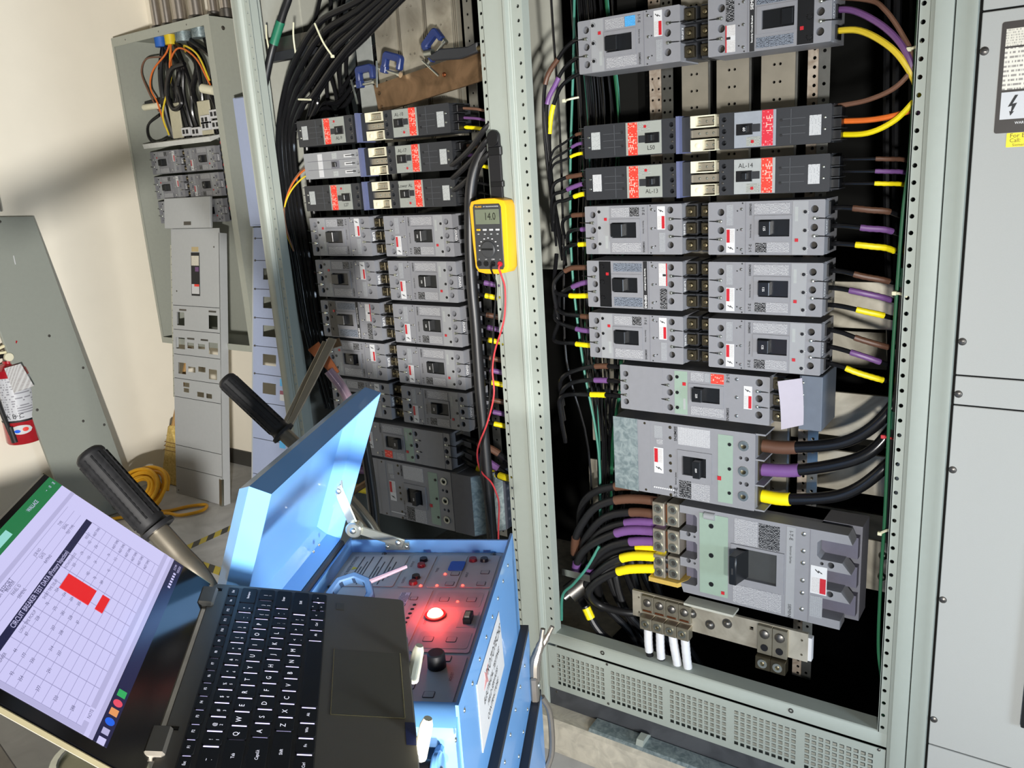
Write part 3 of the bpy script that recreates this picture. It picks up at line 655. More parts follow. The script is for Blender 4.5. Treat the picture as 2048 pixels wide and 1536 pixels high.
# tag and side box beside the long breaker
sb = thing('terminal_box', 'dark steel side box behind the hanging white tag', 'terminal box', (.655, .1, 1.0))
MB().box(-.012, .037, -.058, .06, .005, .128).build('box_shell', mat('side_box_paint', '5C6470', .5), sb, .001)
for z in (.112, .085, .058): MB().dome((-.004, -.058, z), (0, -1, 0), .0035, .0025).build('box_screw', 'zinc', sb)
for z in (.105, .065, .025): MB().box(-.078, -.012, -.035, -.028, z-.007, z+.007).build('link_strap', 'brass', sb)
tg = MB(); pts = [(.602, 1.116), (.654, 1.128), (.657, 1.020), (.609, 1.003)]
n_ = 6; V_ = []; F_ = []
for k, yy in enumerate((.0, .0012)):
    for i in range(n_+1):
        q = i/n_; yo = .012*math.sin(q*2.2)
        for a, b in ((pts[0], pts[3]), (pts[1], pts[2])):
            V_.append((a[0]+(b[0]-a[0])*q, .02+yo+yy, a[1]+(b[1]-a[1])*q))
for k in range(2):
    for i in range(n_): o_ = k*2*(n_+1)+2*i; F_.append((o_, o_+1, o_+3, o_+2))
tg.add(V_, F_); tag(tg.build('paper_tag', mat('tag_paper', 'ABA6B2', .7, var=.02)), 'blank pale tag hanging beside the long breaker with a blank extension', 'tag')

# --- 600 A frame breakers
def make_ld(label, name_='600', galv=True):
    L, H = .362, .190
    H6 = [(.925, .17, .0125), (.925, .50, .0125), (.925, .825, .0125), (.905, .33, .004), (.905, .66, .004), (.945, .335, .0055), (.945, .665, .0055)]
    f = Face('moulded_case_breaker', label, L, H, .115, H6, [(.505, .675, .41, .665)], None)
    for a, b, r in H6[:3]:
        x, z = f.p(a, b); f.place('lug_collar', shared('lc', lambda: MB().ring((0, -.003, 0), (0, 1, 0), .0068, .0122, .012, 20).mesh('lug_collar')), 'zinc', x, z); f.place('lug_socket', shared('ls', lambda: MB().cyl((0, .006, 0), (0, .012, 0), .0075, n=6).mesh('lug_socket')), 'brass_dark', x, z)
        f.place('lug_collar', shared('lc2', lambda: MB().ring((0, .0, 0), (0, 1, 0), .009, .0135, .010, 20).mesh('lug_collar')), 'steel', x-.0005, z-.008, .003)
    if galv:
        x0, _ = f.p(.0, 0); x1, _ = f.p(.178, 0); f.part('side_cover', MB().box(x0-.0015, x1, -.0025, .0, -H/2-.001, H/2+.001), 'galv')
        for b in (.05, .95): f.screw(.012, b, .002, 'ink', 'cover_rivet')
    f.label('end_cover', .185, .275, .0, 1.0, 'breaker_grey', -.0012)
    f.label('spec_plate', .305, .365, .05, .22, 'print_faint'); f.label('spec_plate', .32, .365, .235, .30, 'print_light'); f.warn(.300, .368, .35, .70, True)
    for t in (.055, .195, .44, .54, .645, .87, .98): f.screw(.42, t, .0042, 'brass_dark')
    for b in (.04, .965): f.screw(.235, b, .0042, 'brass_dark')
    f.words('SIEMENS', .458, .13, .010, D90); f.words('I-T-E', .458, .93, .013, -D90); f.words('Sentron Series', .458, .74, .0055, -D90)
    f.label('spec_plate', .478, .70, .03, .265, 'print_dense'); f.label('rating_plate', .482, .567, .75, .985, 'print_code'); f.label('spec_plate', .57, .70, .76, .985, 'print_light')
    esc = MB(); x0, z1 = f.p(.475, .335); x1, z0 = f.p(.715, .735); a0, b1 = f.p(.505, .41); a1, b0 = f.p(.675, .665); esc.plate(rect(x0, x1, z0, z1), [rect(a0, a1, b0, b1)], -.003, .0005); f.part('escutcheon', esc, 'breaker_grey')
    f.handle(.505, .675, .41, .665, .58, .88, name_, -D90, depth=.024)
    f.label('trip_panel', .755, .855, .06, .955, 'green_grey', -.0008)
    for t in (.175, .495, .815): f.knob(.833, t, .0042)
    x, z = f.p(.765, .635); f.part('trip_button', MB().box(x-.0045, x+.0045, -.0025, .0, z-.005, z+.005), 'red_paint')
    mb = MB()
    for i in range(10): mb.cyl((f.p(.30+i*.0155, .0)[0], -.0014, f.p(0, .905)[1]), (f.p(.30+i*.0155, .0)[0], 0, f.p(0, .905)[1]), .0022, n=10)
    f.part('punched_dots', mb, 'white_label')
    for t in (-.165, .165):
        z = t*H; f.part('phase_fin', MB().box(L/2, L/2+.020, .004, .07, z-.0018, z+.0018), 'breaker_grey')
    for z in (-H/2+.002, H/2-.002): f.part('end_flange', MB().box(L/2, L/2+.022, .004, .07, z-.002, z+.002), 'breaker_grey')
    for z in (-.33*H, 0, .33*H): f.part('terminal_pocket', MB().box(L/2-.001, L/2+.003, .02, .075, z-.026, z+.026), 'brass_dark')
    return f.root
ld = make_ld('large grey breaker with mottled galvanised side cover and thick taped cables'); ld.location = (.367, YF, .8865)
ld2 = make_ld('large shaded breaker beside the steel side box, behind the blue lid', '400', False); ld2.location = (-.548, YF, .646)
cv = thing('terminal_box', 'bare steel side cover on the large shaded breaker, catching a bright reflection', 'terminal box', (-.31, .1, .55))
MB().prism([(-.055, -.06), (.018, -.06), (.075, .02), (.075, .09), (-.055, .09)], .0, .19).build('box_shell', mat('side_cover_paint', '5A5C64', .5), cv)
mb = MB(); mb.add([(.0185, -.0606, .003), (.0755, .0194, .003), (.0755, .0194, .187), (.0185, -.0606, .187)], [(0, 1, 2, 3)]); mb.build('steel_face', 'galv', cv)

# --- 800 A frame breaker at the bottom of the wide bay
L, H = .415, .236
x0, x1 = -L/2, L/2; zt, zb = H/2, -H/2
out = [(x0+.008, zb+.0), (x1-.028, zb)]
def bite(z): return [(x1-.028, z-.030), (x1-.075, z-.030), (x1-.083, z-.022), (x1-.083, z+.010), (x1-.075, z+.018), (x1-.008, z+.018)]
zz = [-.066, .006, .078]
for z in zz: out += bite(z)
out += [(x1-.018, zt), (x0, zt)]
for z in zz[::-1]: out += [(x0, z+.020), (x0+.040, z+.020), (x0+.045, z+.014), (x0+.045, z-.022), (x0+.040, z-.028), (x0, z-.028)]
out = [p for i, p in enumerate(out) if p != out[i-1]]
hol = [circ(x1-.052, z-.040, .0075, 12) for z in zz[1:]]+[circ(x1-.072, z-.040, .0042, 10) for z in zz[1:]]+[circ(x0+.022, z+.038, .0062, 12) for z in zz[:2]]+[circ(x0+.038, z+.034, .0035, 8) for z in zz[:2]]
a0, a1, b0, b1 = -.062, .035, -.043, .037
nd = Face('moulded_case_breaker', 'biggest grey breaker, black toggle, bare lugs with many thick taped cables', L, H, .012, [], [(.351, .585, .343, .682)])
for c in list(nd.root.children): bpy.data.objects.remove(c)
mb = MB(); mb.plate(out, hol+[rect(a0, a1, b0, b1)], 0, .045); nd.part('body', mb, 'breaker_grey')
nd.part('rear_case', MB().box(x0+.05, x1-.086, .045, .128, zb+.002, zt), 'breaker_side'); nd.part('rear_case', MB().box(x0+.05, x1, .060, .128, zb, zt), 'breaker_side')
for z in zz:
    nd.part('terminal_floor', MB().box(x1-.085, x1-.004, .040, .062, z-.032, z+.02), mat('pocket_grey', '5E5C6A', .5)); nd.part('terminal_floor', MB().box(x0, x0+.047, .040, .062, z-.03, z+.022), 'pocket_grey')
nd.root.location = (.568, YF, .655)
def R_(o): return o
def nlab(n_, xa, xb, za, zb_, m_, y=-.0008): return nd.part(n_, MB().box(xa, xb, y, y+.0009, za, zb_), m_)
nlab('trip_panel', x0+.052, x0+.124, zb+.012, zt-.01, 'green_grey', -.0012)
for z in (.078, .0, -.078):
    a, b = .5+(x0+.082)/L, .5-z/H; nd.knob(a, b, .0062)
nd.part('trip_button', MB().box(x0+.108, x0+.116, -.003, 0, -.098, -.090), 'red_paint')
nd.part('hinge_cap', MB().cyl((x0+.066, -.003, zt-.014), (x0+.092, -.003, zt-.014), .009, n=14), 'breaker_light')
nlab('spec_plate', -.068, -.012, .046, .110, 'print_light'); nlab('rating_plate', -.009, .040, .046, .108, 'print_code')
nd.part('escutcheon', MB().plate(rect(-.075, .052, -.060, .044), [rect(a0, a1, b0, b1)], -.004, .001), 'breaker_grey')
nd.part('handle_recess', MB().box(a0, a1, .030, .034, b0, b1), 'black_plastic'); nd.part('handle_slide', MB().box(a0+.026, a1-.001, .004, .031, b0+.002, b1-.002), mat('slide_grey', '3A3B3A', .4))
h = nd.part('toggle_handle', MB().prism([(a0-.002, -.050), (a0+.016, -.050), (a0+.028, .006), (a0-.002, .006)], b0+.003, b1-.003), 'handle_black', .002)
nd.part('handle_slot', MB().box(a0+.005, a0+.009, -.0506, -.0495, -.012, .004), 'dark_steel', parent=h)
nlab('spec_plate', -.070, .046, -.112, -.064, 'print_light')
nlab('name_strip', .056, .076, zb+.004, zt-.004, 'breaker_light')
mb = MB(); text(mb, 'I-T-E', .066, .093, .012, -.0012, D90); text(mb, 'Sentron Series', .066, .045, .0075, -.0012, D90); text(mb, 'SIEMENS', .066, -.100, .010, -.0012, D90); nd.part('lettering', mb, 'ink')
for z in (.102, .060, .030, -.014, -.046, -.088): nd.screw(.5+.094/L, .5-z/H, .0055)
nd.part('cover_seam', MB().box(.1085, .1095, -.0006, .0002, zb+.002, zt-.002), 'breaker_side')
nd.warn(.5+.112/L, .5+.148/L, .5-.030/H, .5+.040/H); nlab('spec_plate', .112, .140, -.100, -.046, 'print_faint')

# ---------------------------------------------------------------- cables of the wide bay
PH = (('tape_brown', 'brown'), ('tape_purple', 'purple'), ('tape_yellow', 'yellow'))
BT, PT, YT = 'tape_brown', 'tape_purple', 'tape_yellow'
# load cables leaving the grey breakers on the side of the corner post
for i, zc in enumerate((1.446, 1.316, 1.188)):
    nm = ('on the grey breaker below the one marked AL-14', 'on the middle grey breaker by the corner post', 'just above the hanging white tag')[i]
    for k, (tm, cn) in enumerate(PH):
        z = zc+(.036, -.001, -.038)[k]; j = random.uniform(-.012, .012); s = .055+.035*i
        cable('load_cable', [(.682, .088, z), (.715, .084, z-.002*i), (.765+j, .088, z-.006-.006*i), (.805, .11, z-.016-.010*i), (.838, .18, z-.06), (.845, .26, z-.22)], .0052, 'cable_black',
              'black cable with %s tape, %s' % (cn, nm), 'taped load cables by the corner post', [(.12+.02*((k*2+i) % 3), .30+.02*((k+i) % 3), tm)])
for k, (tm, cn) in enumerate(PH):
    z = 1.555+(.024, 0, -.024)[k]
    cable('load_cable', [(.694, .088, z), (.735, .085, z-.001), (.785, .09, z-.004), (.825, .13, z-.012), (.85, .22, z-.05)], .0034, 'cable_black', 'thin black wire with %s tape on the breaker handwritten AL-14' % cn, 'wires of the AL-14 breaker', [(.30, .58, tm)])
big = [('wire_purple', [(.672, .088, 1.868), (.722, .070, 1.856), (.780, .060, 1.817), (.821, .050, 1.767), (.842, .06, 1.700), (.855, .10, 1.60)], 'purple'), ('wire_yellow', [(.672, .088, 1.828), (.733, .070, 1.819), (.793, .050, 1.780), (.828, .050, 1.735), (.845, .065, 1.69), (.856, .10, 1.62)], 'yellow'),
       ('wire_brown', [(.640, .11, 1.90), (.738, .100, 1.877), (.775, .080, 1.851), (.810, .070, 1.801), (.838, .060, 1.745), (.855, .08, 1.66)], 'brown')]
for mm, p, cn in big: cable('phase_wire', p, .0062 if cn != 'brown' else .0048, mm, 'thick %s wire bowing down from the breaker with black trip panel' % cn, 'coloured wires by the corner post')
for mm, p, cn, r in (('wire_brown', [(.69, .09, 1.684), (.750, .080, 1.690), (.803, .060, 1.707), (.836, .050, 1.739), (.855, .06, 1.78)], 'brown', .0050), ('tape_orange', [(.685, .09, 1.655), (.756, .080, 1.652), (.813, .070, 1.658), (.85, .09, 1.672)], 'orange', .0056), ('tape_yellow', [(.685, .09, 1.629), (.755, .070, 1.627), (.806, .060, 1.647), (.840, .050, 1.679), (.856, .07, 1.70)], 'yellow', .0056)):
    cable('phase_wire', p, r, mm, 'thick %s wire on the crimson-banded breaker rated 60' % cn, 'coloured wires by the corner post')
for p, tm, cn in (([(.535, .088, .939), (.618, .088, .944), (.742, .09, .978), (.820, .10, 1.056), (.852, .13, 1.16), (.86, .2, 1.30)], BT, 'brown'), ([(.535, .088, .878), (.636, .088, .892), (.765, .09, .941), (.822, .11, 1.008), (.856, .15, 1.10), (.87, .22, 1.20)], PT, 'purple'), ([(.535, .088, .813), (.615, .085, .817), (.736, .09, .850), (.816, .10, .925), (.856, .14, 1.0), (.87, .2, 1.1)], YT, 'yellow')):
    cable('feeder_cable', p, .0135, 'cable_black', 'very thick black cable with %s tape at the galvanised-cover breaker' % cn, 'thick feeder cables', [(.01, .155 if cn != 'purple' else .18, tm)], n=14, step=8)
cable('earth_wire', [(.842, .030, 1.90), (.839, .045, 1.804), (.838, .05, 1.589), (.831, .05, 1.475), (.828, .05, 1.334), (.826, .050, 1.151), (.827, .050, .977), (.829, .045, .821), (.828, .045, .690), (.831, .040, .524), (.842, .040, .438), (.85, .06, .30)], .0036, 'wire_green', 'long dark green wire hanging beside the corner post', 'tall wires by the corner post')
cable('riser_cable', [(.836, .085, 2.2), (.838, .085, 1.835), (.842, .085, 1.589), (.838, .09, 1.413), (.835, .085, 1.251), (.836, .08, 1.082), (.832, .08, .970), (.832, .09, .80), (.84, .12, .66)], .0088, 'cable_matt', 'thick black cable with green tape bands beside the corner post', 'tall wires by the corner post', [(.545, .57, 'tape_green'), (.74, .765, 'tape_green')])
for k, (x, y) in enumerate(((.775, .30), (.80, .34), (.835, .36), (.745, .36))):
    cable('riser_cable', [(x-.03, y, 2.4), (x-.02, y, 1.9), (x, y-.02, 1.5), (x+.03, y-.03, 1.1), (x+.045, y-.02, .75)], .009, 'cable_black', 'black riser cable running up behind the load cables of the wide bay', 'riser cables behind the load cables', [(.22, .27, YT)] if k == 0 else ())

# cables on the central-post side of the wide bay
left = {
 'T1': [(BT, [(.130, .088, 1.897), (.074, .090, 1.881), (.041, .090, 1.854), (.002, .090, 1.807), (-.010, .090, 1.727), (-.012, .100, 1.607), (-.015, .13, 1.45)], (.20, .33)), (PT, [(.130, .088, 1.858), (.064, .090, 1.835), (.027, .090, 1.793), (.000, .090, 1.744), (-.006, .100, 1.643), (-.010, .120, 1.519), (-.01, .15, 1.40)], (.20, .33)), (YT, [(.130, .088, 1.822), (.049, .100, 1.797), (.019, .100, 1.759), (.003, .100, 1.713), (-.004, .100, 1.642), (-.01, .120, 1.493), (-.01, .15, 1.36)], (.27, .40))],
}
for tm, p, tp in left['T1']:
    cable('line_cable', p, .0048, 'cable_black', 'black cable with %s tape curving down from the blue-tagged breaker' % tm[5:], 'taped cables by the central post', [(tp[0], tp[1], tm)])
def leftset(x, zs, r, where, mid, drop, tps):
    for (tm, _), z, m_, tp in zip(PH, zs, mid, tps):
        cable('line_cable', [(x+.012, .086, z), (x-.02, .086, z-.001)]+m_, r, 'cable_black', 'black cable with %s tape, central-post side of %s' % (tm[5:], where), 'taped cables by the central post', [(tp[0], tp[1], tm)])
leftset(.105, (1.674, 1.651, 1.628), .0030, 'the breaker handwritten L50', [[(.048, .09, 1.657), (.010, .09, 1.635), (-.005, .10, 1.58), (-.01, .12, 1.4)], [(.044, .09, 1.633), (.005, .09, 1.611), (-.008, .10, 1.55), (-.01, .12, 1.4)], [(.050, .09, 1.617), (.007, .09, 1.599), (-.006, .11, 1.53), (-.01, .12, 1.4)]], 0, ((.02, .10), (.04, .15), (.03, .17)))
leftset(.108, (1.578, 1.555, 1.531), .0046, 'the breaker handwritten AL-13', [[(.036, .09, 1.570), (.006, .09, 1.550), (-.006, .10, 1.48)], [(.039, .09, 1.540), (.004, .09, 1.525), (-.006, .10, 1.45)], [(.045, .09, 1.518), (.010, .09, 1.507), (-.006, .10, 1.44)]], 0, ((.12, .36), (.12, .36), (.06, .28)))
leftset(.112, (1.482, 1.446, 1.409), .0048, 'the grey breaker below AL-13', [[(.055, .09, 1.478), (.025, .10, 1.462), (.01, .13, 1.42)], [(.06, .09, 1.442), (.038, .10, 1.43), (.02, .13, 1.38)], [(.055, .09, 1.405), (.028, .10, 1.393), (.01, .13, 1.35)]], 0, ((.02, .40), (.02, .25), (.02, .30)))
leftset(.112, (1.351, 1.313, 1.279), .0054, 'the black-dialled grey breaker', [[(.046, .09, 1.346), (.008, .09, 1.322), (-.005, .09, 1.289), (0, .1, 1.2)], [(.050, .09, 1.298), (.007, .10, 1.275), (-.01, .12, 1.23)], [(.043, .09, 1.276), (.001, .09, 1.283), (-.008, .10, 1.315), (-.01, .12, 1.38)]], 0, ((.10, .38), (.12, .42), (.03, .36)))
leftset(.114, (1.225, 1.188, 1.150), .0054, 'the grey breaker above the blank extension', [[(.055, .09, 1.225), (.018, .09, 1.229), (-.01, .10, 1.245)], [(.051, .09, 1.191), (-.003, .09, 1.210), (-.012, .11, 1.25)], [(.044, .09, 1.150), (-.012, .09, 1.155), (-.013, .12, 1.2)]], 0, ((.02, .36), (.05, .38), (.02, .36)))
for (tm, _), p in zip(PH, ([(.215, .085, 1.099), (.120, .085, 1.096), (.038, .09, 1.073), (-.005, .10, 1.038), (-.012, .12, .967)], [(.215, .085, 1.062), (.111, .085, 1.058), (.037, .09, 1.042), (-.005, .10, 1.002), (-.012, .12, .924)], [(.215, .085, 1.024), (.102, .085, 1.018), (.004, .09, 1.001), (-.008, .10, .940), (-.01, .12, .86)])):
    cable('line_cable', p, .0060, 'cable_black', 'black cable with %s tape entering the breaker with a blank extension' % tm[5:], 'taped cables by the central post', [(.21, .33, tm)])
# the many thin control wires
for i in range(44):
    x = .012+.17*((i*.618) % 1); y = .12+.14*((i*.371) % 1); a = random.uniform(-.012, .012); z0 = random.uniform(.55, .95)
    mm = ('wire_teal', 'wire_green', 'wire_green')[i % 3] if i in (3, 7, 11, 19, 26, 33) else 'cable_black'
    cn = 'dark green' if mm == 'wire_green' else 'pale teal' if mm == 'wire_teal' else 'black'
    if x > .11 and y < .16: y += .05
    cable('control_wire', [(x*.8, y, 2.35), (x*.85+a, y, 2.0), (x+a, y+.01, 1.7), (x*.9-a, y, 1.4), (x+a*.5, y-.01, 1.1), (.06+x*.3+a, y, .85), (.05+x*.2, y+.02, z0*.6+.1)], .0022 if i % 4 else .0032, mm, 'thin %s wire of the dense bundle hanging beside the central post' % cn, '%s wires of the bundle by the central post' % cn, cat='wire', n=6, step=5)
cable('control_wire', [(.085, .13, 2.3), (.062, .13, 1.9), (.040, .125, 1.6), (.032, .125, 1.35), (.055, .12, 1.10), (.085, .12, .92), (.095, .12, .80), (.09, .12, .65)], .0034, 'wire_teal', 'thicker pale teal earth wire in front of the bundle by the central post', None, cat='wire')
cable('control_wire', [(.118, .06, .60), (.085, .045, .535), (.045, .035, .48), (.012, .03, .44), (.004, .03, .36)], .0040, 'wire_teal', 'pale teal wire dropping in front of the flexible conduit stub', None, cat='wire')
# grey conduit stub low in the bay
cd_ = thing('conduit_stub', 'short grey metal conduit stub low behind the central post', 'conduit', (.05, .08, .40))
MB().cyl((-.035, -.02, .03), (.07, .10, .13), .028, n=16).build('conduit_body', 'dark_steel', cd_); MB().cyl((-.045, -.032, .02), (-.030, -.014, .034), .010, n=12).build('conduit_end', 'steel', cd_); MB().box(-.05, .04, -.03, -.027, .09, .11).build('conduit_strap', 'steel', cd_)

# lugs and thick cables of the biggest breaker
lg = thing('lug_block_set', 'tinned lug blocks on the biggest breaker, copper strands showing', 'cable lugs', (.327, .05, .55))
for i, z in enumerate((.188, .115, .043)):
    for col in (0, 1):
        xo = -.040+col*.038; yo = -.012+col*.004; zz_ = z+col*.002
        b = MB().box(xo, xo+.032, yo, .06, zz_-.031, zz_+.031).build('lug_block', 'tin', lg, .0015)
        for dz in (.015, -.015):
            MB().ring((xo+.016, yo-.0008, zz_+dz), (0, -1, 0), .0065, .0115, .002, 18).build('lug_seat', 'zinc', b); MB().cyl((xo+.016, yo-.0012, zz_+dz), (xo+.016, yo+.002, zz_+dz), .0062, n=6).build('lug_screw', 'dark_steel', b)
        if col: MB().box(xo-.004, xo+.001, yo+.004, .05, zz_-.024, zz_+.024).build('copper_strands', 'copper', b)
MB().prism([(-.050, -.02), (.030, -.02), (.045, .01), (.045, .05), (-.050, .05)], .0, .012).build('insulating_base', mat('base_amber', 'B89A4A', .5), lg)
nd_c = [(BT, [(.33, .075, .742), (.287, .070, .757), (.195, .070, .747), (.112, .070, .712), (.053, .080, .641), (.024, .090, .578), (.016, .110, .498), (.04, .15, .38)], (.05, .28)), (BT, [(.34, .105, .77), (.253, .100, .778), (.158, .100, .766), (.067, .110, .721), (.02, .130, .641), (.01, .16, .5)], (.12, .36)), (BT, [(.33, .078, .722), (.287, .070, .722), (.220, .070, .715), (.141, .070, .688), (.084, .080, .632), (.041, .100, .554), (.04, .14, .42)], (.05, .24)),
        (PT, [(.33, .085, .694), (.290, .075, .695), (.210, .075, .682), (.124, .078, .641), (.058, .085, .566), (.023, .10, .519), (.03, .14, .42)], (.05, .29)), (PT, [(.33, .066, .677), (.295, .060, .679), (.197, .060, .661), (.105, .060, .608), (.050, .070, .551), (.022, .090, .477), (.039, .120, .404), (.06, .17, .34)], (.05, .29)), (PT, [(.33, .066, .648), (.294, .060, .651), (.214, .060, .634), (.143, .060, .601), (.089, .070, .540), (.053, .100, .464), (.06, .15, .36)], (.05, .25)),
        (YT, [(.33, .078, .630), (.294, .070, .630), (.217, .075, .609), (.137, .075, .574), (.085, .090, .507), (.07, .13, .40)], (.05, .27)), (YT, [(.33, .055, .607), (.298, .050, .612), (.212, .050, .595), (.147, .050, .555), (.079, .070, .485), (.026, .100, .410), (.03, .15, .32)], (.05, .29)), (YT, [(.33, .055, .582), (.297, .050, .580), (.196, .050, .552), (.122, .050, .505), (.080, .060, .451), (.096, .090, .402), (.177, .100, .395), (.24, .13, .40)], (.05, .31))]
wh = ['uppermost bend', 'behind the galvanised cover', 'third brown bend']
for i, (tm, p, tp) in enumerate(nd_c):
    tps = [(tp[0], tp[1], tm)]
    if i in (0, 4, 5): tps.append((.62, .72, tm))
    cable('feeder_cable', p, .0105, 'cable_matt', 'thick black cable with %s tape looping from the lugs of the biggest breaker' % tm[5:], '%s-taped loops at the biggest breaker' % tm[5:], tps, n=12, step=7)
for i in range(7):
    cable('feeder_cable', [(.02+.03*i, .16+.02*(i % 3), .62), (.04+.03*i, .17, .50), (.07+.035*i, .15+.03*(i % 2), .38), (.14+.03*i, .2, .26), (.16+.04*i, .24, .11)], .0105, 'cable_matt', 'thick black cable descending to the floor behind the neutral bar', 'feeder cables under the biggest breaker', n=10)
cable('feeder_cable', [(.06, .07, .40), (.09, .07, .345), (.13, .075, .31), (.20, .09, .29), (.28, .12, .30)], .0105, 'cable_matt', 'thick black cable with a yellow tape tail low in the wide bay', None, [(.02, .14, YT)], n=10)

# neutral bar with white-taped cables
nb = thing('neutral_bar', 'tinned neutral bar with bolts and lug clusters under the biggest breaker', 'neutral bar', (.455, .03, .44))
ang = 0.0
MB().plate(rect(-.226, .226, -.002, .072), [circ(-.208, .055, .003, 8), circ(-.208, .012, .003, 8), rect(.088, .097, .045, .054), rect(.122, .131, .045, .054), circ(.212, .052, .003, 8), circ(.212, .014, .003, 8)], 0, .008).build('bar', 'stained_tin', nb, 0)
MB().prism([(-.01, .072), (-.01, .078), (.03, .078), (.03, .072)], -.078, .050, 'x').build('bar_flange', 'inner_paint', nb)
for x, z in ((-.060, .048), (-.012, .030), (.032, .046)):
    MB().ring((x, 0, z), (0, -1, 0), .006, .0125, .002, 18).build('bar_washer', 'dark_steel', nb); MB().dome((x, -.002, z), (0, -1, 0), .0095, .007).build('bar_bolt', 'dark_steel', nb)
for i in range(4):
    x = -.178+.034*i
    b = MB().box(x-.0165, x+.0165, -.012, .0, .022, .070).build('clear_lug', mat('lug_tin', '8E8878', .4, .7, .12), nb, .001)
    MB().dome((x, -.012, .052), (0, -1, 0), .0115, .007).build('lug_bolt', 'dark_steel', b)
    for q in range(6): MB().cyl((x-.010+.004*q, -.015, .030), (x-.010+.004*q, .0, .018), .0022, n=6).build('copper_strand', 'copper', b)
    b2 = MB().box(x-.0165, x+.0165, -.026, .002, -.020, .014).build('cable_lug', 'lug_tin', nb, .0015)
    MB().ring((x, -.0268, -.002), (0, -1, 0), .005, .0105, .002, 16).build('lug_seat', 'zinc', b2); MB().dome((x, -.026, -.002), (0, -1, 0), .006, .003).build('lug_screw', 'brass', b2)
for i in range(2):
    x = .128+.036*i
    b = MB().box(x-.0175, x+.0175, -.012, .0, -.004, .070).build('clear_lug', 'lug_tin', nb, .001); MB().dome((x, -.012, .050), (0, -1, 0), .0125, .007).build('lug_bolt', 'dark_steel', b); MB().cyl((x, -.0135, .014), (x, 0, .014), .009, n=12).build('empty_socket', 'dark_void', b)
    b2 = MB().box(x-.018, x+.018, -.024, .002, -.040, -.006).build('cable_lug', 'brass_dark', nb, .0015); MB().ring((x, -.0248, -.022), (0, -1, 0), .0055, .0115, .002, 16).build('lug_seat', 'zinc', b2); MB().dome((x, -.024, -.022), (0, -1, 0), .006, .003).build('lug_screw', 'brass', b2)
MB().box(.222, .234, .004, .02, .0, .06).build('end_insulator', 'white_label', nb)
for i in range(4):
    x = .277+.034*i; d = (.0, .0, .010, .006)[i]
    cable('neutral_cable', [(x, .02, .43), (x+d*.3, .02, .400), (x+d, .022, .362-.006*i), (x+d*1.3+.003, .03, .325-.008*i), (x+d+.03, .06, .285), (x+.08, .13, .25), (x+.10, .2, .11)], .0095, 'cable_matt', 'black neutral cable wrapped in white tape below the neutral bar', 'white-taped neutral cables', [(.02, .195+.02*i, 'tape_white')], n=12)

# ---------------------------------------------------------------- cables of the narrow bay
for i in range(15):
    q = i/14; y = .10+.13*((i*.618) % 1); o = .045*q; zt_ = 2.075-.14*q+.02*math.sin(i*2.1)
    if i % 3 == 0: y = .085
    xs_ = -.998+.10*((i*.37) % 1)+.03*q; zend = (1.42, 1.30, 1.18, 1.05, .93, .82)[i % 6]
    cable('feeder_cable', [(-.20+.02*i % .1, y, 2.22-.03*(i % 4)), (-.42, y, 2.12-.05*q), (-.60, y, 2.075-.10*q), (-.75+.05*q, y, zt_-.03), (-.86+.05*q, y, zt_-.11), (xs_+.07, y, 1.88-.06*q), (xs_+.01, y, 1.74), (xs_, y, 1.55), (xs_+.015, y, 1.35), (xs_+.03, y, 1.12), (xs_+.06, y+.02, .86)], .0072 if i % 3 else .0092, 'cable_black',
          'black cable of the thick bundle arching into the narrow bay', 'arching cables of the narrow bay', n=10)
for i in range(14):
    x = -.945+.30*(i/13); y = .20+.12*((i*.53) % 1)
    cable('feeder_cable', [(x+.22-.08*(i % 3), y, 2.38), (x+.08, y, 2.12), (x+.015*math.sin(i), y, 1.98), (x-.012+.02*math.cos(i*1.7), y, 1.86), (x+.02*math.sin(i*2), y, 1.72), (x, y, 1.45)], .0062, 'cable_black', 'black cable hanging straight down behind the arching bundle', 'hanging cables of the narrow bay', [(.60, .612, 'wire_red')] if i == 6 else (), n=8)
cable('riser_cable', [(-.80, .09, 2.30), (-.86, .09, 2.15), (-.905, .088, 2.085), (-.960, .080, 1.996), (-.985, .062, 1.913), (-.990, .050, 1.869), (-.992, .044, 1.766), (-.991, .04, 1.584), (-.990, .04, 1.396), (-.99, .04, 1.168), (-.985, .05, .95)], .0115, 'cable_matt', 'thick black cable with a green tape band running down the corner post', None, [(.185, .235, 'tape_green')], n=12)
for mm, dz, r, cn in (('wire_orange', 0, .0026, 'orange'), ('wire_brown', .006, .0026, 'reddish brown'), ('wire_yellow', -.018, .0026, 'yellow')):
    cable('control_wire', [(-.845, .07, 1.641+dz), (-.879, .066, 1.632+dz), (-.930, .060, 1.590+dz*.6), (-.968, .058, 1.530), (-.975+dz*.3, .058, 1.465), (-.965, .07, 1.39)], r, mm, 'thin %s wire looping from the all-grey slim breaker' % cn, 'loop of coloured wires at the slim grey breaker', cat='wire', n=7)
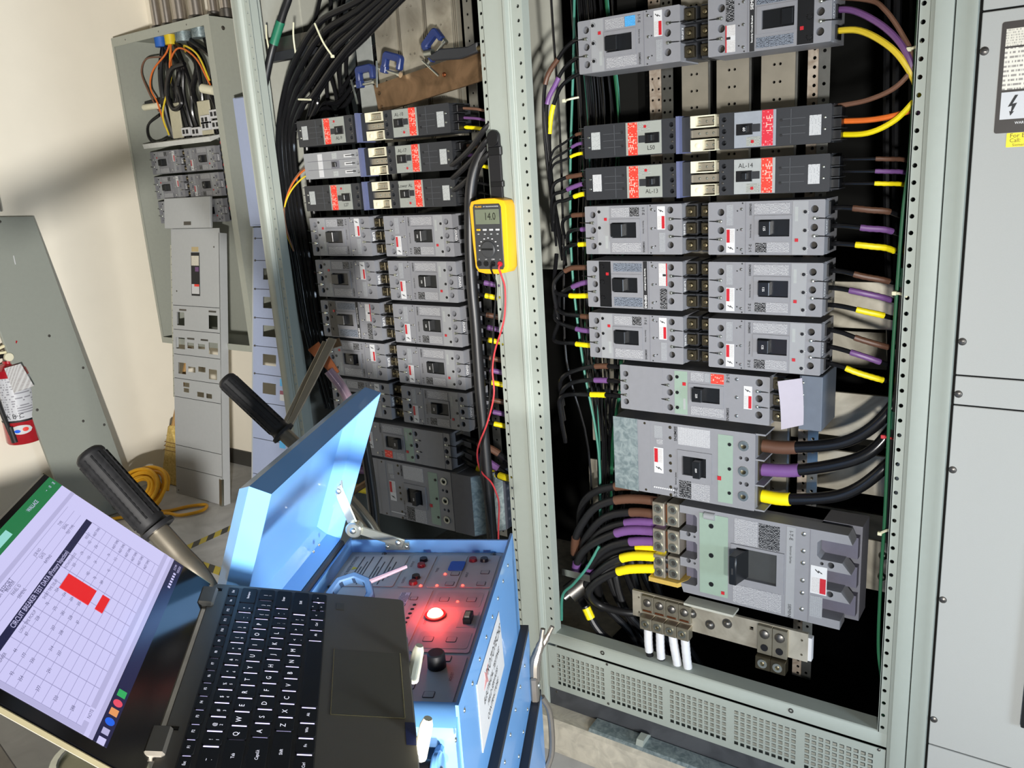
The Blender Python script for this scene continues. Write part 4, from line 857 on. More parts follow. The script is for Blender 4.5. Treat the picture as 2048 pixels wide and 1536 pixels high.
# coloured tails on the central-post side of the narrow bay
for i, zc in enumerate((1.741, 1.646, 1.552)):
    for k, (tm, mm, cn) in enumerate(((BT, 'wire_brown', 'brown'), (PT, 'wire_purple', 'purple'), (YT, 'tape_yellow', 'yellow'))):
        z = zc+(.024, 0, -.024)[k]
        cable('load_cable', [(-.270, .085, z), (-.245, .088, z-.002), (-.20, .09, z-.010), (-.165, .11, z-.03), (-.14, .16, z-.12)], .0036, 'cable_black' if i else mm, 'wire with %s tape on the breaker handwritten %s' % (cn, ('AL-10', 'AL-17', 'Lower AL')[i]), 'wires by the multimeter strap', [(.08, .42, tm)] if (i == 1 or k == 2) else ())
for i, zc in enumerate((1.437, 1.310, 1.184, 1.060, .936)):
    for k, (tm, cn) in enumerate(PH):
        z = zc+(.036, 0, -.036)[k]
        cable('load_cable', [(-.300, .088, z), (-.265, .09, z-.003), (-.215, .11, z-.014), (-.165, .14, z-.034), (-.14, .18, z-.10)], .0060, 'cable_black', 'black cable with %s tape beside the %s breaker by the multimeter column' % (cn, ORD[i]), 'load cables behind the black test cable', [(.28, .55, tm)], n=9)
for k, (tm, p) in enumerate(((BT, [(-.36, .09, .84), (-.30, .09, .83), (-.24, .11, .80), (-.18, .14, .74)]), (PT, [(-.36, .09, .806), (-.30, .09, .79), (-.24, .11, .75), (-.18, .14, .70)]), (YT, [(-.36, .09, .772), (-.31, .09, .752), (-.25, .11, .728), (-.18, .13, .70)]))):
    cable('load_cable', p, .0088, 'cable_black', 'black cable with %s tape leaving the shaded long breaker' % tm[5:], 'load cables of the shaded long breaker', [(.30, .62, tm)], n=10)
cable('load_cable', [(-.24, .10, .735), (-.20, .10, .730), (-.15, .12, .72)], .0085, 'cable_black', 'black cable with yellow tape beside the bare steel side cover', None, [(.1, .9, YT)], n=10)
for k, (tm, z) in enumerate(((PT, .705), (PT, .670), (YT, .60))):
    cable('line_cable', [(-.72, .09, z), (-.78, .09, z-.004), (-.86, .11, z-.02), (-.93, .15, z-.08)], .012, 'cable_black', 'thick cable with %s tape entering the large shaded breaker' % tm[5:], 'line cables of the large shaded breaker', [(.05, .5, tm)], n=10)
cable('copper_lead', [(-.70, .03, .66), (-.735, .015, .638), (-.775, .01, .61)], .011, 'bar_copper', 'bare brown copper stub at the large shaded breaker', None, cat='copper lead', n=10)

# cable ties
def tie(path, r, label, grp='pale cable ties', mm='tie_white'):
    t = thing('cable_tie', label, 'cable tie', path[0], group=grp); p0 = Vector(path[0])
    mb = MB(); mb.tube([Vector(p)-p0 for p in smooth_path(path, 4)], r, 6); mb.build('strap', mm, t); mb = MB(); mb.box(-.0045, .0045, -.004, .004, -.004, .004); mb.build('lock_head', mm, t, .001)
tie([(-.700, .072, 1.945), (-.725, .066, 1.985), (-.755, .07, 2.04)], .0028, 'pale tie around the arching cable bundle')
tie([(-.983, .035, 1.874), (-1.0, .028, 1.874), (-1.012, .045, 1.872)], .003, 'pale tie on the green-taped cable at the corner post')
tie([(-.845, .085, 1.842), (-.868, .078, 1.844), (-.815, .078, 1.838)], .003, 'pale tie across the hanging cables above the slim breakers')
tie([(-.980, .088, 1.975), (-.983, .085, 2.03), (-.985, .09, 2.07)], .0026, 'pale tie on the top strut nearest the corner post')
tie([(-.868, .088, 1.965), (-.866, .085, 2.02), (-.864, .09, 2.06)], .0026, 'pale tie on the top strut beside the cable bundle')
tie([(.826, .035, 1.315), (.838, .035, 1.314), (.852, .012, 1.313)], .003, 'pale tie holding the green wire above the taped cables')
tie([(.822, .04, .792), (.838, .035, .805), (.852, .010, .815)], .003, 'pale tie knotted on the green wire near the biggest breaker')
tie([(.826, .05, 1.772), (.84, .04, 1.774), (.853, .012, 1.776)], .003, 'pale tie beside the bowed purple wire')
tie([(.815, .06, 1.005), (.838, .06, 1.002), (.848, .06, .998)], .0026, 'red tie around the riser cable by the thick feeder cables', None, 'wire_red')
tie([(.045, .10, 1.755), (.065, .095, 1.757), (.08, .11, 1.76)], .0026, 'pale tie in the thin wire bundle above the L50 breaker')

# copper bar and its clamps
cb = thing('copper_bar', 'brown copper bar clamped aslant across the busbars', 'copper bar', (-.38, .10, 1.84), (0, math.radians(-7.5), 0))
MB().plate(rect(-.195, .200, -.036, .040), [circ(-.180, .016, .006, 10), circ(-.180, -.022, .006, 10)], 0, .010).build('bar', 'bar_copper', cb, 0)
MB().dome((.06, 0, .008), (0, -1, 0), .0065, .004).build('bar_bolt', 'copper', cb)
mat('clamp_blue', '1E2E60', .4, var=.1)
def clamp(loc, rot, label):
    c = thing('c_clamp', label, 'clamp', loc, rot, 'blue C-clamps on the copper bar')
    MB().plate([(-.034, -.006), (-.034, .030), (-.026, .038), (.026, .038), (.034, .030), (.034, -.002), (.020, -.002), (.020, .018), (-.018, .018), (-.018, -.006)], [], -.010, .010).build('clamp_frame', 'clamp_blue', c, .003)
    MB().cyl((-.055, 0, -.012), (.028, 0, -.012), .0042, n=10).build('clamp_screw', 'zinc', c); MB().cyl((.026, 0, -.012), (.034, 0, -.012), .0085, n=12).build('swivel_pad', 'zinc', c)
    MB().cyl((-.055, -.004, .006), (-.040, -.006, -.062), .0028, n=8).build('tommy_bar', 'zinc', c); MB().box(-.036, -.016, -.009, .009, -.020, .0).build('screw_boss', 'clamp_blue', c, .002)
clamp((-.590, .085, 1.872), (0, math.radians(-2), 0), 'blue C-clamp over the end of the copper bar nearest the hanging cables')
clamp((-.490, .085, 1.892), (0, math.radians(18), 0), 'blue C-clamp on the middle of the copper bar')
clamp((-.330, .085, 1.925), (0, math.radians(-38), 0), 'blue C-clamp with an arched frame near the central post')
lv = thing('test_lead_clamp', 'black jawed test lead clamp gripping the copper bar near the central post', 'test clamp', (-.27, .07, 1.905))
MB().prism([(-.075, -.004), (-.03, .010), (.06, .004), (.09, .012), (.09, -.012), (.03, -.022), (-.06, -.016)], -.008, .012, 'y').build('clamp_jaw', 'breaker_black', lv, .003)
MB().cyl((-.085, .0, .004), (-.060, .0, .004), .010, n=12).build('clamp_pivot', 'zinc', lv); MB().cyl((.085, 0, -.004), (.10, 0, -.004), .008, n=12).build('clamp_ferrule', 'brass', lv)

# ---------------------------------------------------------------- blue test set (control unit on two lower units)
TA = math.radians(26.5); TX, TY = .1386, -.8472
def tloc(x, y, z): return Vector((TX+x*math.cos(TA)-y*math.sin(TA), TY+x*math.sin(TA)+y*math.cos(TA), z))
mat('panel_taupe', 'C0B6AA', .5, var=.03); mat('panel_rim', 'B4AFA4', .5, var=.03); mat('panel_patch', 'B4AA9F', .5); mat('panel_line', 'B8B2A8', .5)
mat('lamp_red', 'FF7A60', .3, emit=9.0); mat('led_red', 'FF3A30', .3, emit=5.0); mat('gasket', '1C2430', .5); mat('jack_red', '8A2028', .4); mat('painter_tape', '2A62B8', .55); mat('stay_zinc', 'C9CCC0', .25, .9, .04)
mat_print('print_panel', '857D76', '4E4846', .006, .006, axis='w', dens=.62, fill=.42, gap=.37)
ts = thing('test_set', 'sky blue test set with open lid, red lit lamp and taupe control panel', 'test set', (TX, TY, .81), (0, 0, TA))
def T(mb, name, m, bev=0.0, parent=None, seg=1): return mb.build(name, m, parent or ts, bev, seg=seg)
RW, LY = .277, -.430
case = MB()
case.box(-.004, .0, LY, .02, 0, .19); case.box(RW-.002, RW+.002, LY-.0, .04, 0, .19); case.box(-.004, RW, .016, .020, 0, .188)
case.box(0, RW, LY, .02, 0, .004)
T(case, 'case', 'blue_paint')
T(MB().prism([(LY+.030, .160), (LY+.030, .170), (LY+.022, .178), (LY+.006, .178), (LY-.012, .168), (LY-.020, .150), (LY-.020, 0), (LY-.002, 0), (LY-.002, .160)], 0, RW, 'x'), 'front_lip', 'blue_paint')
T(MB().plate([(.02, .150), (.040, .190), (.055, .13), (.055, -.02), (.02, -.02)], [], 0, .004, Matrix(((0, 1, 0, RW-.002), (1, 0, 0, 0), (0, 0, 1, 0), (0, 0, 0, 1)))), 'side_fin', 'blue_paint')
T(MB().box(.0, RW-.002, LY+.03, .016, .150, .165), 'control_panel', 'panel_rim')
ZP = .1655
def flat(name, x0, x1, y0, y1, m, h=.0007, z=None, parent=None, r=0.0):
    z = ZP if z is None else z
    pts = rrect(x0, x1, y0, y1, r) if r else rect(x0, x1, y0, y1)
    n = len(pts); mb = MB(); mb.add([(p[0], p[1], z-.0004) for p in pts]+[(p[0], p[1], z+h) for p in pts], [tuple(range(n, 2*n))]+[(i, (i+1) % n, n+(i+1) % n, n+i) for i in range(n)])
    return T(mb, name, m, parent=parent)
def txt_xy(t, x, y, size, m, rot, z, parent=None, name='lettering'):
    v, f = text_verts(t); c, s_ = math.cos(rot), math.sin(rot); mb = MB(); mb.add([(x+size*(a*c-b*s_), y+size*(a*s_+b*c), z) for a, b, _ in v], f); return T(mb, name, m, parent=parent)
z1_ = flat('instruction_field', .008, .106, -.106, .004, 'panel_taupe', r=.004)
for x0, x1, n_ in ((.028, .050, 4), (.058, .072, 3), (.078, .098, 3)):
    for i in range(n_): flat('text_line', x0+i*.0052, x0+i*.0052+.0018, -.100+.012*((i*7) % 3), -.004-.018*((i*5) % 3), mat('panel_ink', '4A4442', .6), .0003, ZP+.0008, z1_)
txt_xy('OPERATING INSTRUCTIONS', .016, -.055, .008, 'panel_ink', math.pi/2, ZP+.0012, z1_); 
tri = MB(); tri.add([(.020, -.052, ZP+.0011), (.020, -.040, ZP+.0011), (.031, -.046, ZP+.0011)], [(0, 1, 2)]); T(tri, 'warning_triangle', 'wire_yellow', parent=z1_)
flds = [('output_field', .113, .154, -.106, .004), ('timer_field', .160, .207, -.106, .004), ('input_field', .213, .262, -.106, .004), ('meter_field', .008, .174, -.300, -.113), ('lamp_field', .180, .262, -.285, -.113), ('knob_field', .100, .262, -.396, -.292)]
fo = {}
for n_, a, b, c, d in flds: fo[n_] = flat(n_, a, b, c, d, 'panel_taupe', r=.004)
for n_, x, y, m_ in (('output_field', .135, -.017, 'black_plastic'), ('output_field', .136, -.037, 'jack_red'), ('output_field', .137, -.077, 'black_plastic'), ('output_field', .137, -.096, 'jack_red'), ('input_field', .219, -.016, 'jack_red'), ('input_field', .238, -.016, 'black_plastic')):
    j = T(MB().cyl((x, y, ZP), (x, y, ZP+.006), .0072, .0062, 16), 'jack_socket', m_, parent=fo[n_])
for n_, x, y in (('timer_field', .182, -.064), ('timer_field', .177, -.102), ('input_field', .218, -.101), ('output_field', .151, -.103), ('lamp_field', .220, -.151)):
    T(MB().dome((x, y, ZP+.0005), (0, 0, 1), .0024, .0026, 10), 'indicator_led', 'led_red', parent=fo[n_])
def button(n_, x, y, s=.0075):
    b = flat('membrane_button', x-s, x+s, y-s*.9, y+s*.9, 'panel_ink', .0005, ZP+.0006, fo[n_], r=.002); flat('button_face', x-s+.001, x+s-.001, y-s*.9+.001, y+s*.9-.001, 'panel_patch', .0009, ZP+.0006, fo[n_], r=.0015)
flat('blue_tape_piece', .183, .208, -.052, -.020, 'painter_tape', .001, ZP+.0009, fo['timer_field'], r=.004)
for n_, x, y in (('timer_field', .198, -.062), ('timer_field', .196, -.095), ('input_field', .246, -.056), ('input_field', .246, -.094)): button(n_, x, y, .0072)
flat('button_group', .184, .256, -.166, -.122, 'panel_patch', .0006, ZP+.0004, fo['lamp_field'], r=.005); flat('button_group', .184, .258, -.276, -.234, 'panel_patch', .0006, ZP+.0004, fo['lamp_field'], r=.005)
for x, y in ((.198, -.144), (.240, -.144), (.199, -.254), (.232, -.254)): button('lamp_field', x, y)
for x, y in ((.196, -.302), (.197, -.323), (.199, -.342), (.200, -.362), (.234, -.300), (.229, -.378)): button('knob_field', x, y)
for n_, x, y, w in (('output_field', .119, -.03, 'OUTPUT'), ('output_field', .119, -.085, 'OUTPUT'), ('timer_field', .166, -.05, 'TIMER'), ('input_field', .218, -.065, 'INPUT'), ('knob_field', .250, -.34, 'ADJUST'), ('lamp_field', .184, -.2, 'OUTPUT ON')):
    txt_xy(w, x, y, .0055, 'panel_ink', math.pi/2, ZP+.0012, fo[n_])
T(MB().ring((.195, -.192, ZP), (0, 0, 1), .012, .0155, .004, 20), 'lamp_bezel', 'red_paint', parent=fo['lamp_field']); lamp = T(MB().dome((.195, -.192, ZP+.002), (0, 0, 1), .0122, .010, 18, 5), 'output_lamp', 'lamp_red', parent=fo['lamp_field'])
pl = bpy.data.lights.new('output_lamp_light', 'POINT'); pl.energy = .16; pl.color = (1, .06, .05); pl.shadow_soft_size = .012
plo = bpy.data.objects.new('output_lamp_light', pl); COL.objects.link(plo); plo.location = tloc(.195, -.192, .81+ZP+.022)
flat('usb_plate', .232, .258, -.222, -.180, 'panel_rim', .0008, ZP+.0004, fo['lamp_field']); T(MB().box(.240, .252, -.214, -.190, ZP, ZP+.010), 'usb_socket', 'black_plastic', .001, fo['lamp_field']); T(MB().box(.2425, .2495, -.211, -.198, ZP+.009, ZP+.0125), 'usb_tongue', 'zinc', parent=fo['lamp_field'])
flat('scale_plate', .148, .160, -.285, -.155, 'panel_patch', .0006, ZP+.0004, fo['meter_field'], r=.003)
for i in range(9): T(MB().cyl((.156-.0002*i, -.162-.0125*i, ZP), (.156-.0002*i, -.162-.0125*i, ZP+.0016), .0028, n=10), 'scale_dot', 'led_red' if i in (5, 7) else 'black_plastic', parent=fo['meter_field'])
flat('barcode_label', .126, .142, -.165, -.125, mat_print('print_bar', 'C8CCD0', '50545C', .0022, .02, axis='w', dens=.55, fill=.5), .0008, ZP+.0004, fo['meter_field']); button('meter_field', .150, -.142, .006)
kb = T(MB().cyl((.226, -.318, ZP), (.226, -.318, ZP+.022), .0125, .0115, 24), 'control_knob', 'black_plastic', .0015, fo['knob_field']); 
for x, y in ((.055, .009), (.245, .009), (-.0, -.108), (.268, -.110), (.266, -.285), (.001, -.30)): T(MB().dome((x+.004, y, ZP), (0, 0, 1), .0045, .003), 'panel_screw', 'dark_steel')
for i in range(9):
    y = -.030-.0535*(i-.0)+.0
    if y > LY-.03: T(MB().dome((RW+.002, y, .165), (1, 0, 0), .0032, .0018, 10, 2), 'side_rivet', 'zinc')
lb = T(MB().plate([(-.329, .148), (-.325, .042), (-.127, .044), (-.140, .145)], [], 0, .0008, Matrix(((0, -1, 0, RW+.0030), (1, 0, 0, 0), (0, 0, 1, 0), (0, 0, 0, 1)))), 'paper_label', 'white_label')
def side_text(t, y, z, size, m, rot=0.0):
    v, f = text_verts(t); c, s_ = math.cos(rot), math.sin(rot); mb = MB(); mb.add([(RW+.0034, y+size*(a*c-b*s_), z+size*(a*s_+b*c)) for a, b, _ in v], f); return T(mb, 'lettering', m, parent=lb)
side_text('PROTOTECHS', -.205, .120, .020, 'ink'); side_text('ELECTRICAL TESTING', -.228, .096, .0135, 'ink'); side_text('FIELD SERVICES', -.228, .078, .0125, 'ink'); side_text('CONTRACTORS', -.232, .060, .0125, 'ink')
T(MB().plate([(-.290, .112), (-.276, .120), (-.280, .134), (-.268, .124), (-.252, .130), (-.262, .116), (-.256, .104), (-.270, .111)], [], 0, .0006, Matrix(((0, -1, 0, RW+.0034), (1, 0, 0, 0), (0, 0, 1, 0), (0, 0, 0, 1)))), 'star_mark', mat('star_pink', 'C08888', .5), parent=lb)
T(MB().cyl((.10, LY-.045, .135), (.255, LY-.045, .135), .014, n=18), 'carry_handle', 'black_plastic')
for x in (.255, .092): T(MB().cyl((x, LY-.045, .135), (x+.008, LY-.045, .135), .023, n=20), 'handle_bracket', 'blue_paint', .002)
T(MB().box(.253, .263, LY-.048, LY, .118, .152), 'handle_bracket', 'blue_paint', .003); T(MB().dome((.263, LY-.045, .135), (1, 0, 0), .007, .004), 'bracket_bolt', 'dark_steel')
T(MB().box(.20, .236, LY-.026, LY-.018, .055, .085), 'latch_plate', 'dark_steel', .002)
# lid, leaning over its hinge, open toward the panel
e1 = Vector((.098, 0, .258)).normalized(); nn = Vector((-e1.z, 0, e1.x)); Hh = .276; Dp = .043; Lw = -.430
def lp(a, b, y): v = Vector((-.012, y, .197))+e1*a+nn*b; return (v.x, v.y, v.z)
lid = MB(); rings = []
for off in (0, 1):
    t = .002*off
    for a_in, b in ((0, 0), (0, Dp-.016), (.016, Dp)):
        rings.append([lp(t+a_in, b-t*(b > 0), .0-t-a_in), lp(Hh-t-a_in, b-t*(b > 0), .0-t-a_in), lp(Hh-t-a_in, b-t*(b > 0), Lw+t+a_in), lp(t+a_in, b-t*(b > 0), Lw+t+a_in)])
V_ = [p for r in rings for p in r]; F_ = []
for o_ in (0, 3):
    for k in range(2):
        for i in range(4): F_.append(((o_+k)*4+i, (o_+k)*4+(i+1) % 4, (o_+k+1)*4+(i+1) % 4, (o_+k+1)*4+i))
    F_.append(tuple((o_+2)*4+i for i in range(4)))
for i in range(4): F_.append((i, (i+1) % 4, 12+(i+1) % 4, 12+i))
lid.add(V_, F_); LID = T(lid, 'lid', 'blue_paint')
hg = MB(); hg.cyl((-.010, Lw+.01, .192), (-.010, -.005, .192), .006, n=10); T(hg, 'hinge', 'gasket')
for y in (-.06, -.085): T(MB().dome(lp(.012, .020, y), (1, 0, .3), .003, .002, 8, 2), 'hinge_rivet', 'zinc', parent=LID)
st = T(MB().tube([tloc(0, 0, 0)*0+Vector((-.030, .012, .283)), Vector((.004, .010, .232)), Vector((.020, .008, .216))], .0001), 'stay_pin', 'stay_zinc')
def bar(p, q, w, t, name):
    p, q = Vector(p), Vector(q); d = (q-p).normalized(); s_ = Vector((0, 1, 0)); u = d.cross(s_).normalized(); mb = MB(); v = []
    for c in (p-d*.010, q+d*.010):
        for a, b in ((-1, -1), (1, -1), (1, 1), (-1, 1)): v.append(c+u*(a*w)+s_*(b*t))
    mb.add(v, [(0, 1, 2, 3), (7, 6, 5, 4), (0, 4, 5, 1), (1, 5, 6, 2), (2, 6, 7, 3), (3, 7, 4, 0)]); return T(mb, name, 'stay_zinc', .002)
K0, K1, K2 = (-.004, -.004, .287), (.016, -.002, .218), (.088, .004, .190)
bar(K0, K1, .0085, .0015, 'lid_stay'); bar(K1, K2, .0085, .0015, 'lid_stay')
T(MB().cyl((K1[0], -.012, K1[2]), (K1[0], .006, K1[2]), .014, n=20), 'stay_pivot', 'stay_zinc', .002); T(MB().dome((K1[0], -.012, K1[2]), (0, -1, 0), .006, .004), 'stay_rivet', 'zinc'); T(MB().dome((K0[0], -.006, K0[2]), (0, -1, 0), .005, .003), 'stay_rivet', 'zinc'); T(MB().dome((K2[0], .001, K2[2]), (0, -1, 0), .005, .003), 'stay_rivet', 'zinc')
T(MB().box(.062, .104, .010, .0165, .172, .186), 'stay_bracket', 'stay_zinc', .001); T(MB().box(-.020, .004, -.003, .0, .278, .306), 'stay_bracket', 'stay_zinc', .001)
for x in (.066, .100): T(MB().dome((x, .010, .179), (0, -1, 0), .004, .003), 'bracket_screw', 'zinc')
# lower units
def low_unit(label, x1, y0, y1, z0, z1, n):
    u = thing('test_set_module', label, 'test set', (TX, TY, z0), (0, 0, TA)); h = z1-z0
    MB().box(.0, x1, y0, y1, 0, h).build('case', 'blue_paint', u, .004); MB().box(.01, x1+.001, y0+.01, y1-.01, h-.001, h+.010).build('gasket', 'gasket', u)
    for i in range(8): MB().dome((x1, y0+.03+i*.06, h*.80), (1, 0, 0), .0034, .002, 10, 2).build('side_rivet', 'zinc', u)
    for i in range(8): MB().dome((x1, y0+.03+i*.06, h*.16), (1, 0, 0), .0034, .002, 10, 2).build('side_rivet', 'zinc', u)
    return u
u1 = low_unit('narrow blue module under the open blue test set, steel prong latch on its side', .292, -.455, .075, .665, .800, 0)
mat('prong_steel', '8A837A', .38, .85)
MB().tube(smooth_path([(.300, .055, .04), (.302, .058, .075), (.312, .066, .105), (.318, .070, .135)], 4), [.010]*6+[.0075]*3+[.0045]*4, 10).build('latch_prong', 'prong_steel', u1)
MB().tube(smooth_path([(.300, .058, .05), (.304, .064, .085), (.322, .076, .112), (.334, .080, .134)], 4), [.0085]*6+[.0065]*3+[.0042]*4, 10).build('latch_prong', 'prong_steel', u1)
MB().box(.292, .306, .042, .068, .0, .05).build('latch_body', 'prong_steel', u1, .003); MB().dome((.306, .055, .030), (1, 0, 0), .006, .004).build('latch_rivet', 'zinc', u1)
u2 = low_unit('lowest blue module of the test set stack on the hand truck', .305, -.475, .095, .125, .655, 0)
MB().tube(smooth_path([(.306, .090, .52), (.318, .098, .48), (.318, .098, .40), (.306, .090, .36)], 4), .006, 8).build('side_handle', 'prong_steel', u2)
# hand truck carrying the stack
ht = thing('hand_truck', 'hand truck with black ribbed grips on curved steel tubes behind the test set', 'hand truck', (TX, TY, 0), (0, 0, TA))
mat('truck_tube', '8C8578', .32, .85, .08); mat_vor('grip_rubber', '0E0E10', '171719', 60, .5, 0)
for a, b, yb in (((-.240, -.282, 1.267), (-.156, -.295, 1.167), -.30), ((-.337, .298, 1.223), (-.228, .286, 1.114), .286)):
    A = Vector(a); Bv = Vector(b); d = (Bv-A).normalized(); fr = (A.z > 1.25)
    pth = [A+d*.10, Bv, Bv+d*.05, Bv+d*.10+Vector((.004, 0, -.01)), Vector((-.050, yb, .95 if fr else .88)), Vector((-.040, yb, .72)), Vector((-.040, yb, .40)), Vector((-.040, yb, .07))]
    MB().tube(smooth_path(pth, 6), .0150, 14).build('frame_tube', 'truck_tube', ht)
    g = MB(); L_ = (Bv-A).length+.012; kk = 34; ps = [A+d*(L_*i/kk) for i in range(kk+1)]; rr = [.0205-(.0013 if i % 2 else 0) for i in range(kk+1)]; rr[0] = .0150; rr[1] = .0195; rr[-1] = .0225; rr[-2] = .0225; rr[-3] = .0205
    G_ = g.tube(ps, rr, 20).build('grip', 'grip_rubber', ht)
    for q in range(12):
        t_ = 2*math.pi*q/12; a_ = d.orthogonal().normalized(); b_ = d.cross(a_); o_ = (math.cos(t_)*a_+math.sin(t_)*b_)*.0201
        MB().tube([A+d*.012+o_, A+d*(L_-.020)+o_], .0012, 5).build('grip_rib', 'grip_rubber', G_)
    g = MB(); g.cyl(Bv+d*.006, Bv+d*.012, .026, n=18); g.build('grip_flange', 'black_rubber', ht)
MB().box(-.06, .34, -.46, .08, .085, .105).build('toe_plate', 'truck_tube', ht, .002)
MB().box(-.06, .335, -.475, .095, .105, .128).build('load_deck', 'truck_tube', ht, .002)
for z in (.30, .62): MB().box(-.05, -.03, -.30, .286, z, z+.03).build('cross_bar', 'truck_tube', ht)
MB().box(-.05, -.03, .09, .30, .085, .11).build('cross_bar', 'truck_tube', ht)
for y in (-.36, .34):
    MB().cyl((-.10, y-.02, .11), (-.10, y+.02, .11), .11, n=24).build('wheel', 'black_rubber', ht, .006); MB().cyl((-.10, y-.023, .11), (-.10, y+.023, .11), .045, n=18).build('wheel_hub', 'truck_tube', ht)
MB().cyl((-.10, -.36, .11), (-.10, .34, .11), .010, n=10).build('axle', 'truck_tube', ht); MB().box(-.11, -.04, -.32, .30, .09, .115).build('axle_bracket', 'truck_tube', ht)
# blue current clamp lying on the panel
cl = thing('current_clamp', 'blue-grey hoop-jawed current clamp resting on the control panel', 'clamp meter', tloc(.055, -.150, .976), (math.radians(28), 0, TA))
mat('clamp_case', '4E6E94', .5); mat('clamp_dark', '24344C', .5)
MB().ring((0, 0, .006), (0, 0, 1), .027, .038, .016, 8).build('jaw', 'clamp_case', cl, .002); MB().ring((0, 0, .008), (0, 0, 1), .0262, .0272, .012, 20).build('jaw_liner', 'clamp_dark', cl); MB().cyl((.026, .022, .018), (.075, .060, .004), .0042, .003, 8).build('probe_pin', mat('pin_mauve', '8E7F8C', .5), cl); MB().box(-.02, .02, -.11, -.03, .002, .022).build('clamp_body', 'clamp_case', cl, .004)

# ---------------------------------------------------------------- laptop on a tilted tray
lapR = Matrix(((-.69455, -.69000, .20368), (.71855, -.67942, .14858), (.03587, .24955, .96770))).to_4x4(); lapR.translation = Vector((.57463, -1.39371, 1.14869))
lt = thing('laptop', 'open dark grey laptop showing a spreadsheet with red cells, lit keys', 'laptop'); lt.matrix_world = lapR
mat('laptop_grey', '7C766C', .45, .35, .02); mat('key_black', '0C0D0F', .6); mat('key_glow', 'CFC8FF', .5, emit=1.6); mat('legend_white', 'E4E4F0', .5, emit=.8); mat('lid_gold', 'C9BE98', .25, .9); mat('bezel_black', '08080A', .12); mat('pad_grey', '6C685E', .4, .3, .02)
def LP(mb, name, m, bev=0.0, parent=None): return mb.build(name, m, parent or lt, bev)
LP(MB().plate(rrect(-.0585, .2520, -.1575, .0570, .006), [], 0, .014, Matrix(((1, 0, 0, 0), (0, 0, 1, 0), (0, -1, 0, -.0012), (0, 0, 0, 1)))), 'base', 'laptop_grey', .001)
LP(MB().box(-.0520, .2455, -.0690, .0400, -.0014, -.0009), 'key_well', mat('well_grey', '504D47', .5))
glow = MB(); KM = {}
def key(x0, x1, y0, y1, leg=None, size=.0050, small=None, dx=None):
    w, h = round(x1-x0, 4), round(y1-y0, 4); cx, cy = (x0+x1)/2, (y0+y1)/2
    k = (w, h)
    if k not in KM: KM[k] = MB().plate(rrect(-w/2, w/2, -h/2, h/2, .0018, 2), [], 0, .0016, Matrix(((1, 0, 0, 0), (0, 0, 1, 0), (0, -1, 0, .0012), (0, 0, 0, 1)))).mesh('key', .0003)
    o = put('key', KM[k], 'key_black', lt, (cx, cy, 0))
    glow.box(x0-.0011, x0+.0004, y0+.0018, y1-.0018, -.0012, -.0006)
    if leg:
        mb = MB(); v, f = text_verts(leg); ox = -.0022 if len(leg) == 1 else 0; mb.add([(ox+size*a, (.0012 if len(leg) == 1 else 0)+size*b, .0015) for a, b, _ in v], f)
        if small: v, f = text_verts(small); mb.add([(ox+size*.8*a, -.0042+size*.8*b, .0015) for a, b, _ in v], f)
        put('legend', mb.mesh('legend'), 'legend_white', o)
P_ = .01905; kw = .0080
fl = ['Esc', 'F1', 'F2', 'F3', 'F4', 'F5', 'F6', 'F7', 'F8', 'F9', 'F10', 'F11', 'F12', 'Ins', 'Del']; fw = (.2430+.0475)/15
for i, t in enumerate(fl): key(-.0475+i*fw+.0008, -.0475+(i+1)*fw-.0012, .0285, .0385, t, .0036)
num = ['`', '1', '2', '3', '4', '5', '6', '7', '8', '9', '0', '-', '=']; shf = ['~', '!', '@', '#', '$', '%', '^', '&', '*', '(', ')', '_', '+']
for i, t in enumerate(num): c = -.0275+i*P_+.002; key(max(-.0465, c-kw-(.010 if i == 0 else 0)), c+kw, .0085, .0245, shf[i], .0046, t)
key(.2125, .2435, .0085, .0245, 'Backspace', .0034)
key(-.0465, -.0075, -.0105, .0055, 'Tab', .0040)
for i, t in enumerate('QWERTYUIOP'): c = .002+i*P_; key(c-kw, c+kw, -.0105, .0055, t, .0068)
for i, t in enumerate(('[', ']')): c = .002+(10+i)*P_; key(c-kw, c+kw, -.0105, .0055, ('{', '}')[i], .0046, t)
key(.2220, .2435, -.0105, .0055, '|', .0046, '\\')
key(-.0465, -.0030, -.0295, -.0135, 'CapsLk', .0040)
for i, t in enumerate('ASDFGHJKL'): c = .0068+i*P_; key(c-kw, c+kw, -.0295, -.0135, t, .0068)
for i, t in enumerate((':', '"')): c = .0068+(9+i)*P_; key(c-kw, c+kw, -.0295, -.0135, t, .0046, (';', "'")[i])
key(.2085, .2435, -.0295, -.0135, 'Enter', .0040)
key(-.0465, .0065, -.0485, -.0325, 'Shift', .0040)
for i, t in enumerate('ZXCVBNM'): c = .0163+i*P_; key(c-kw, c+kw, -.0485, -.0325, t, .0068)
for i, t in enumerate(('<', '>', '?')): c = .0163+(7+i)*P_; key(c-kw, c+kw, -.0485, -.0325, t, .0046, (',', '.', '/')[i])
key(.1995, .2435, -.0485, -.0325, 'Shift', .0040)
for x0, x1, t in ((-.0465, -.0225, 'Ctrl'), (-.0195, -.0020, 'Fn'), (.0010, .0180, 'Win'), (.0210, .0395, 'Alt'), (.0425, .1480, None), (.1510, .1675, 'Alt'), (.1705, .1885, 'Ctrl'), (.1915, .2075, '<')): key(x0, x1, -.0680, -.0520, t, .0038)
key(.2100, .2250, -.0595, -.0520, '^', .0036); key(.2100, .2250, -.0680, -.0605, 'v', .0036); key(.2280, .2435, -.0680, -.0520, '>', .0038)
LP(glow, 'key_backlight', 'key_glow')
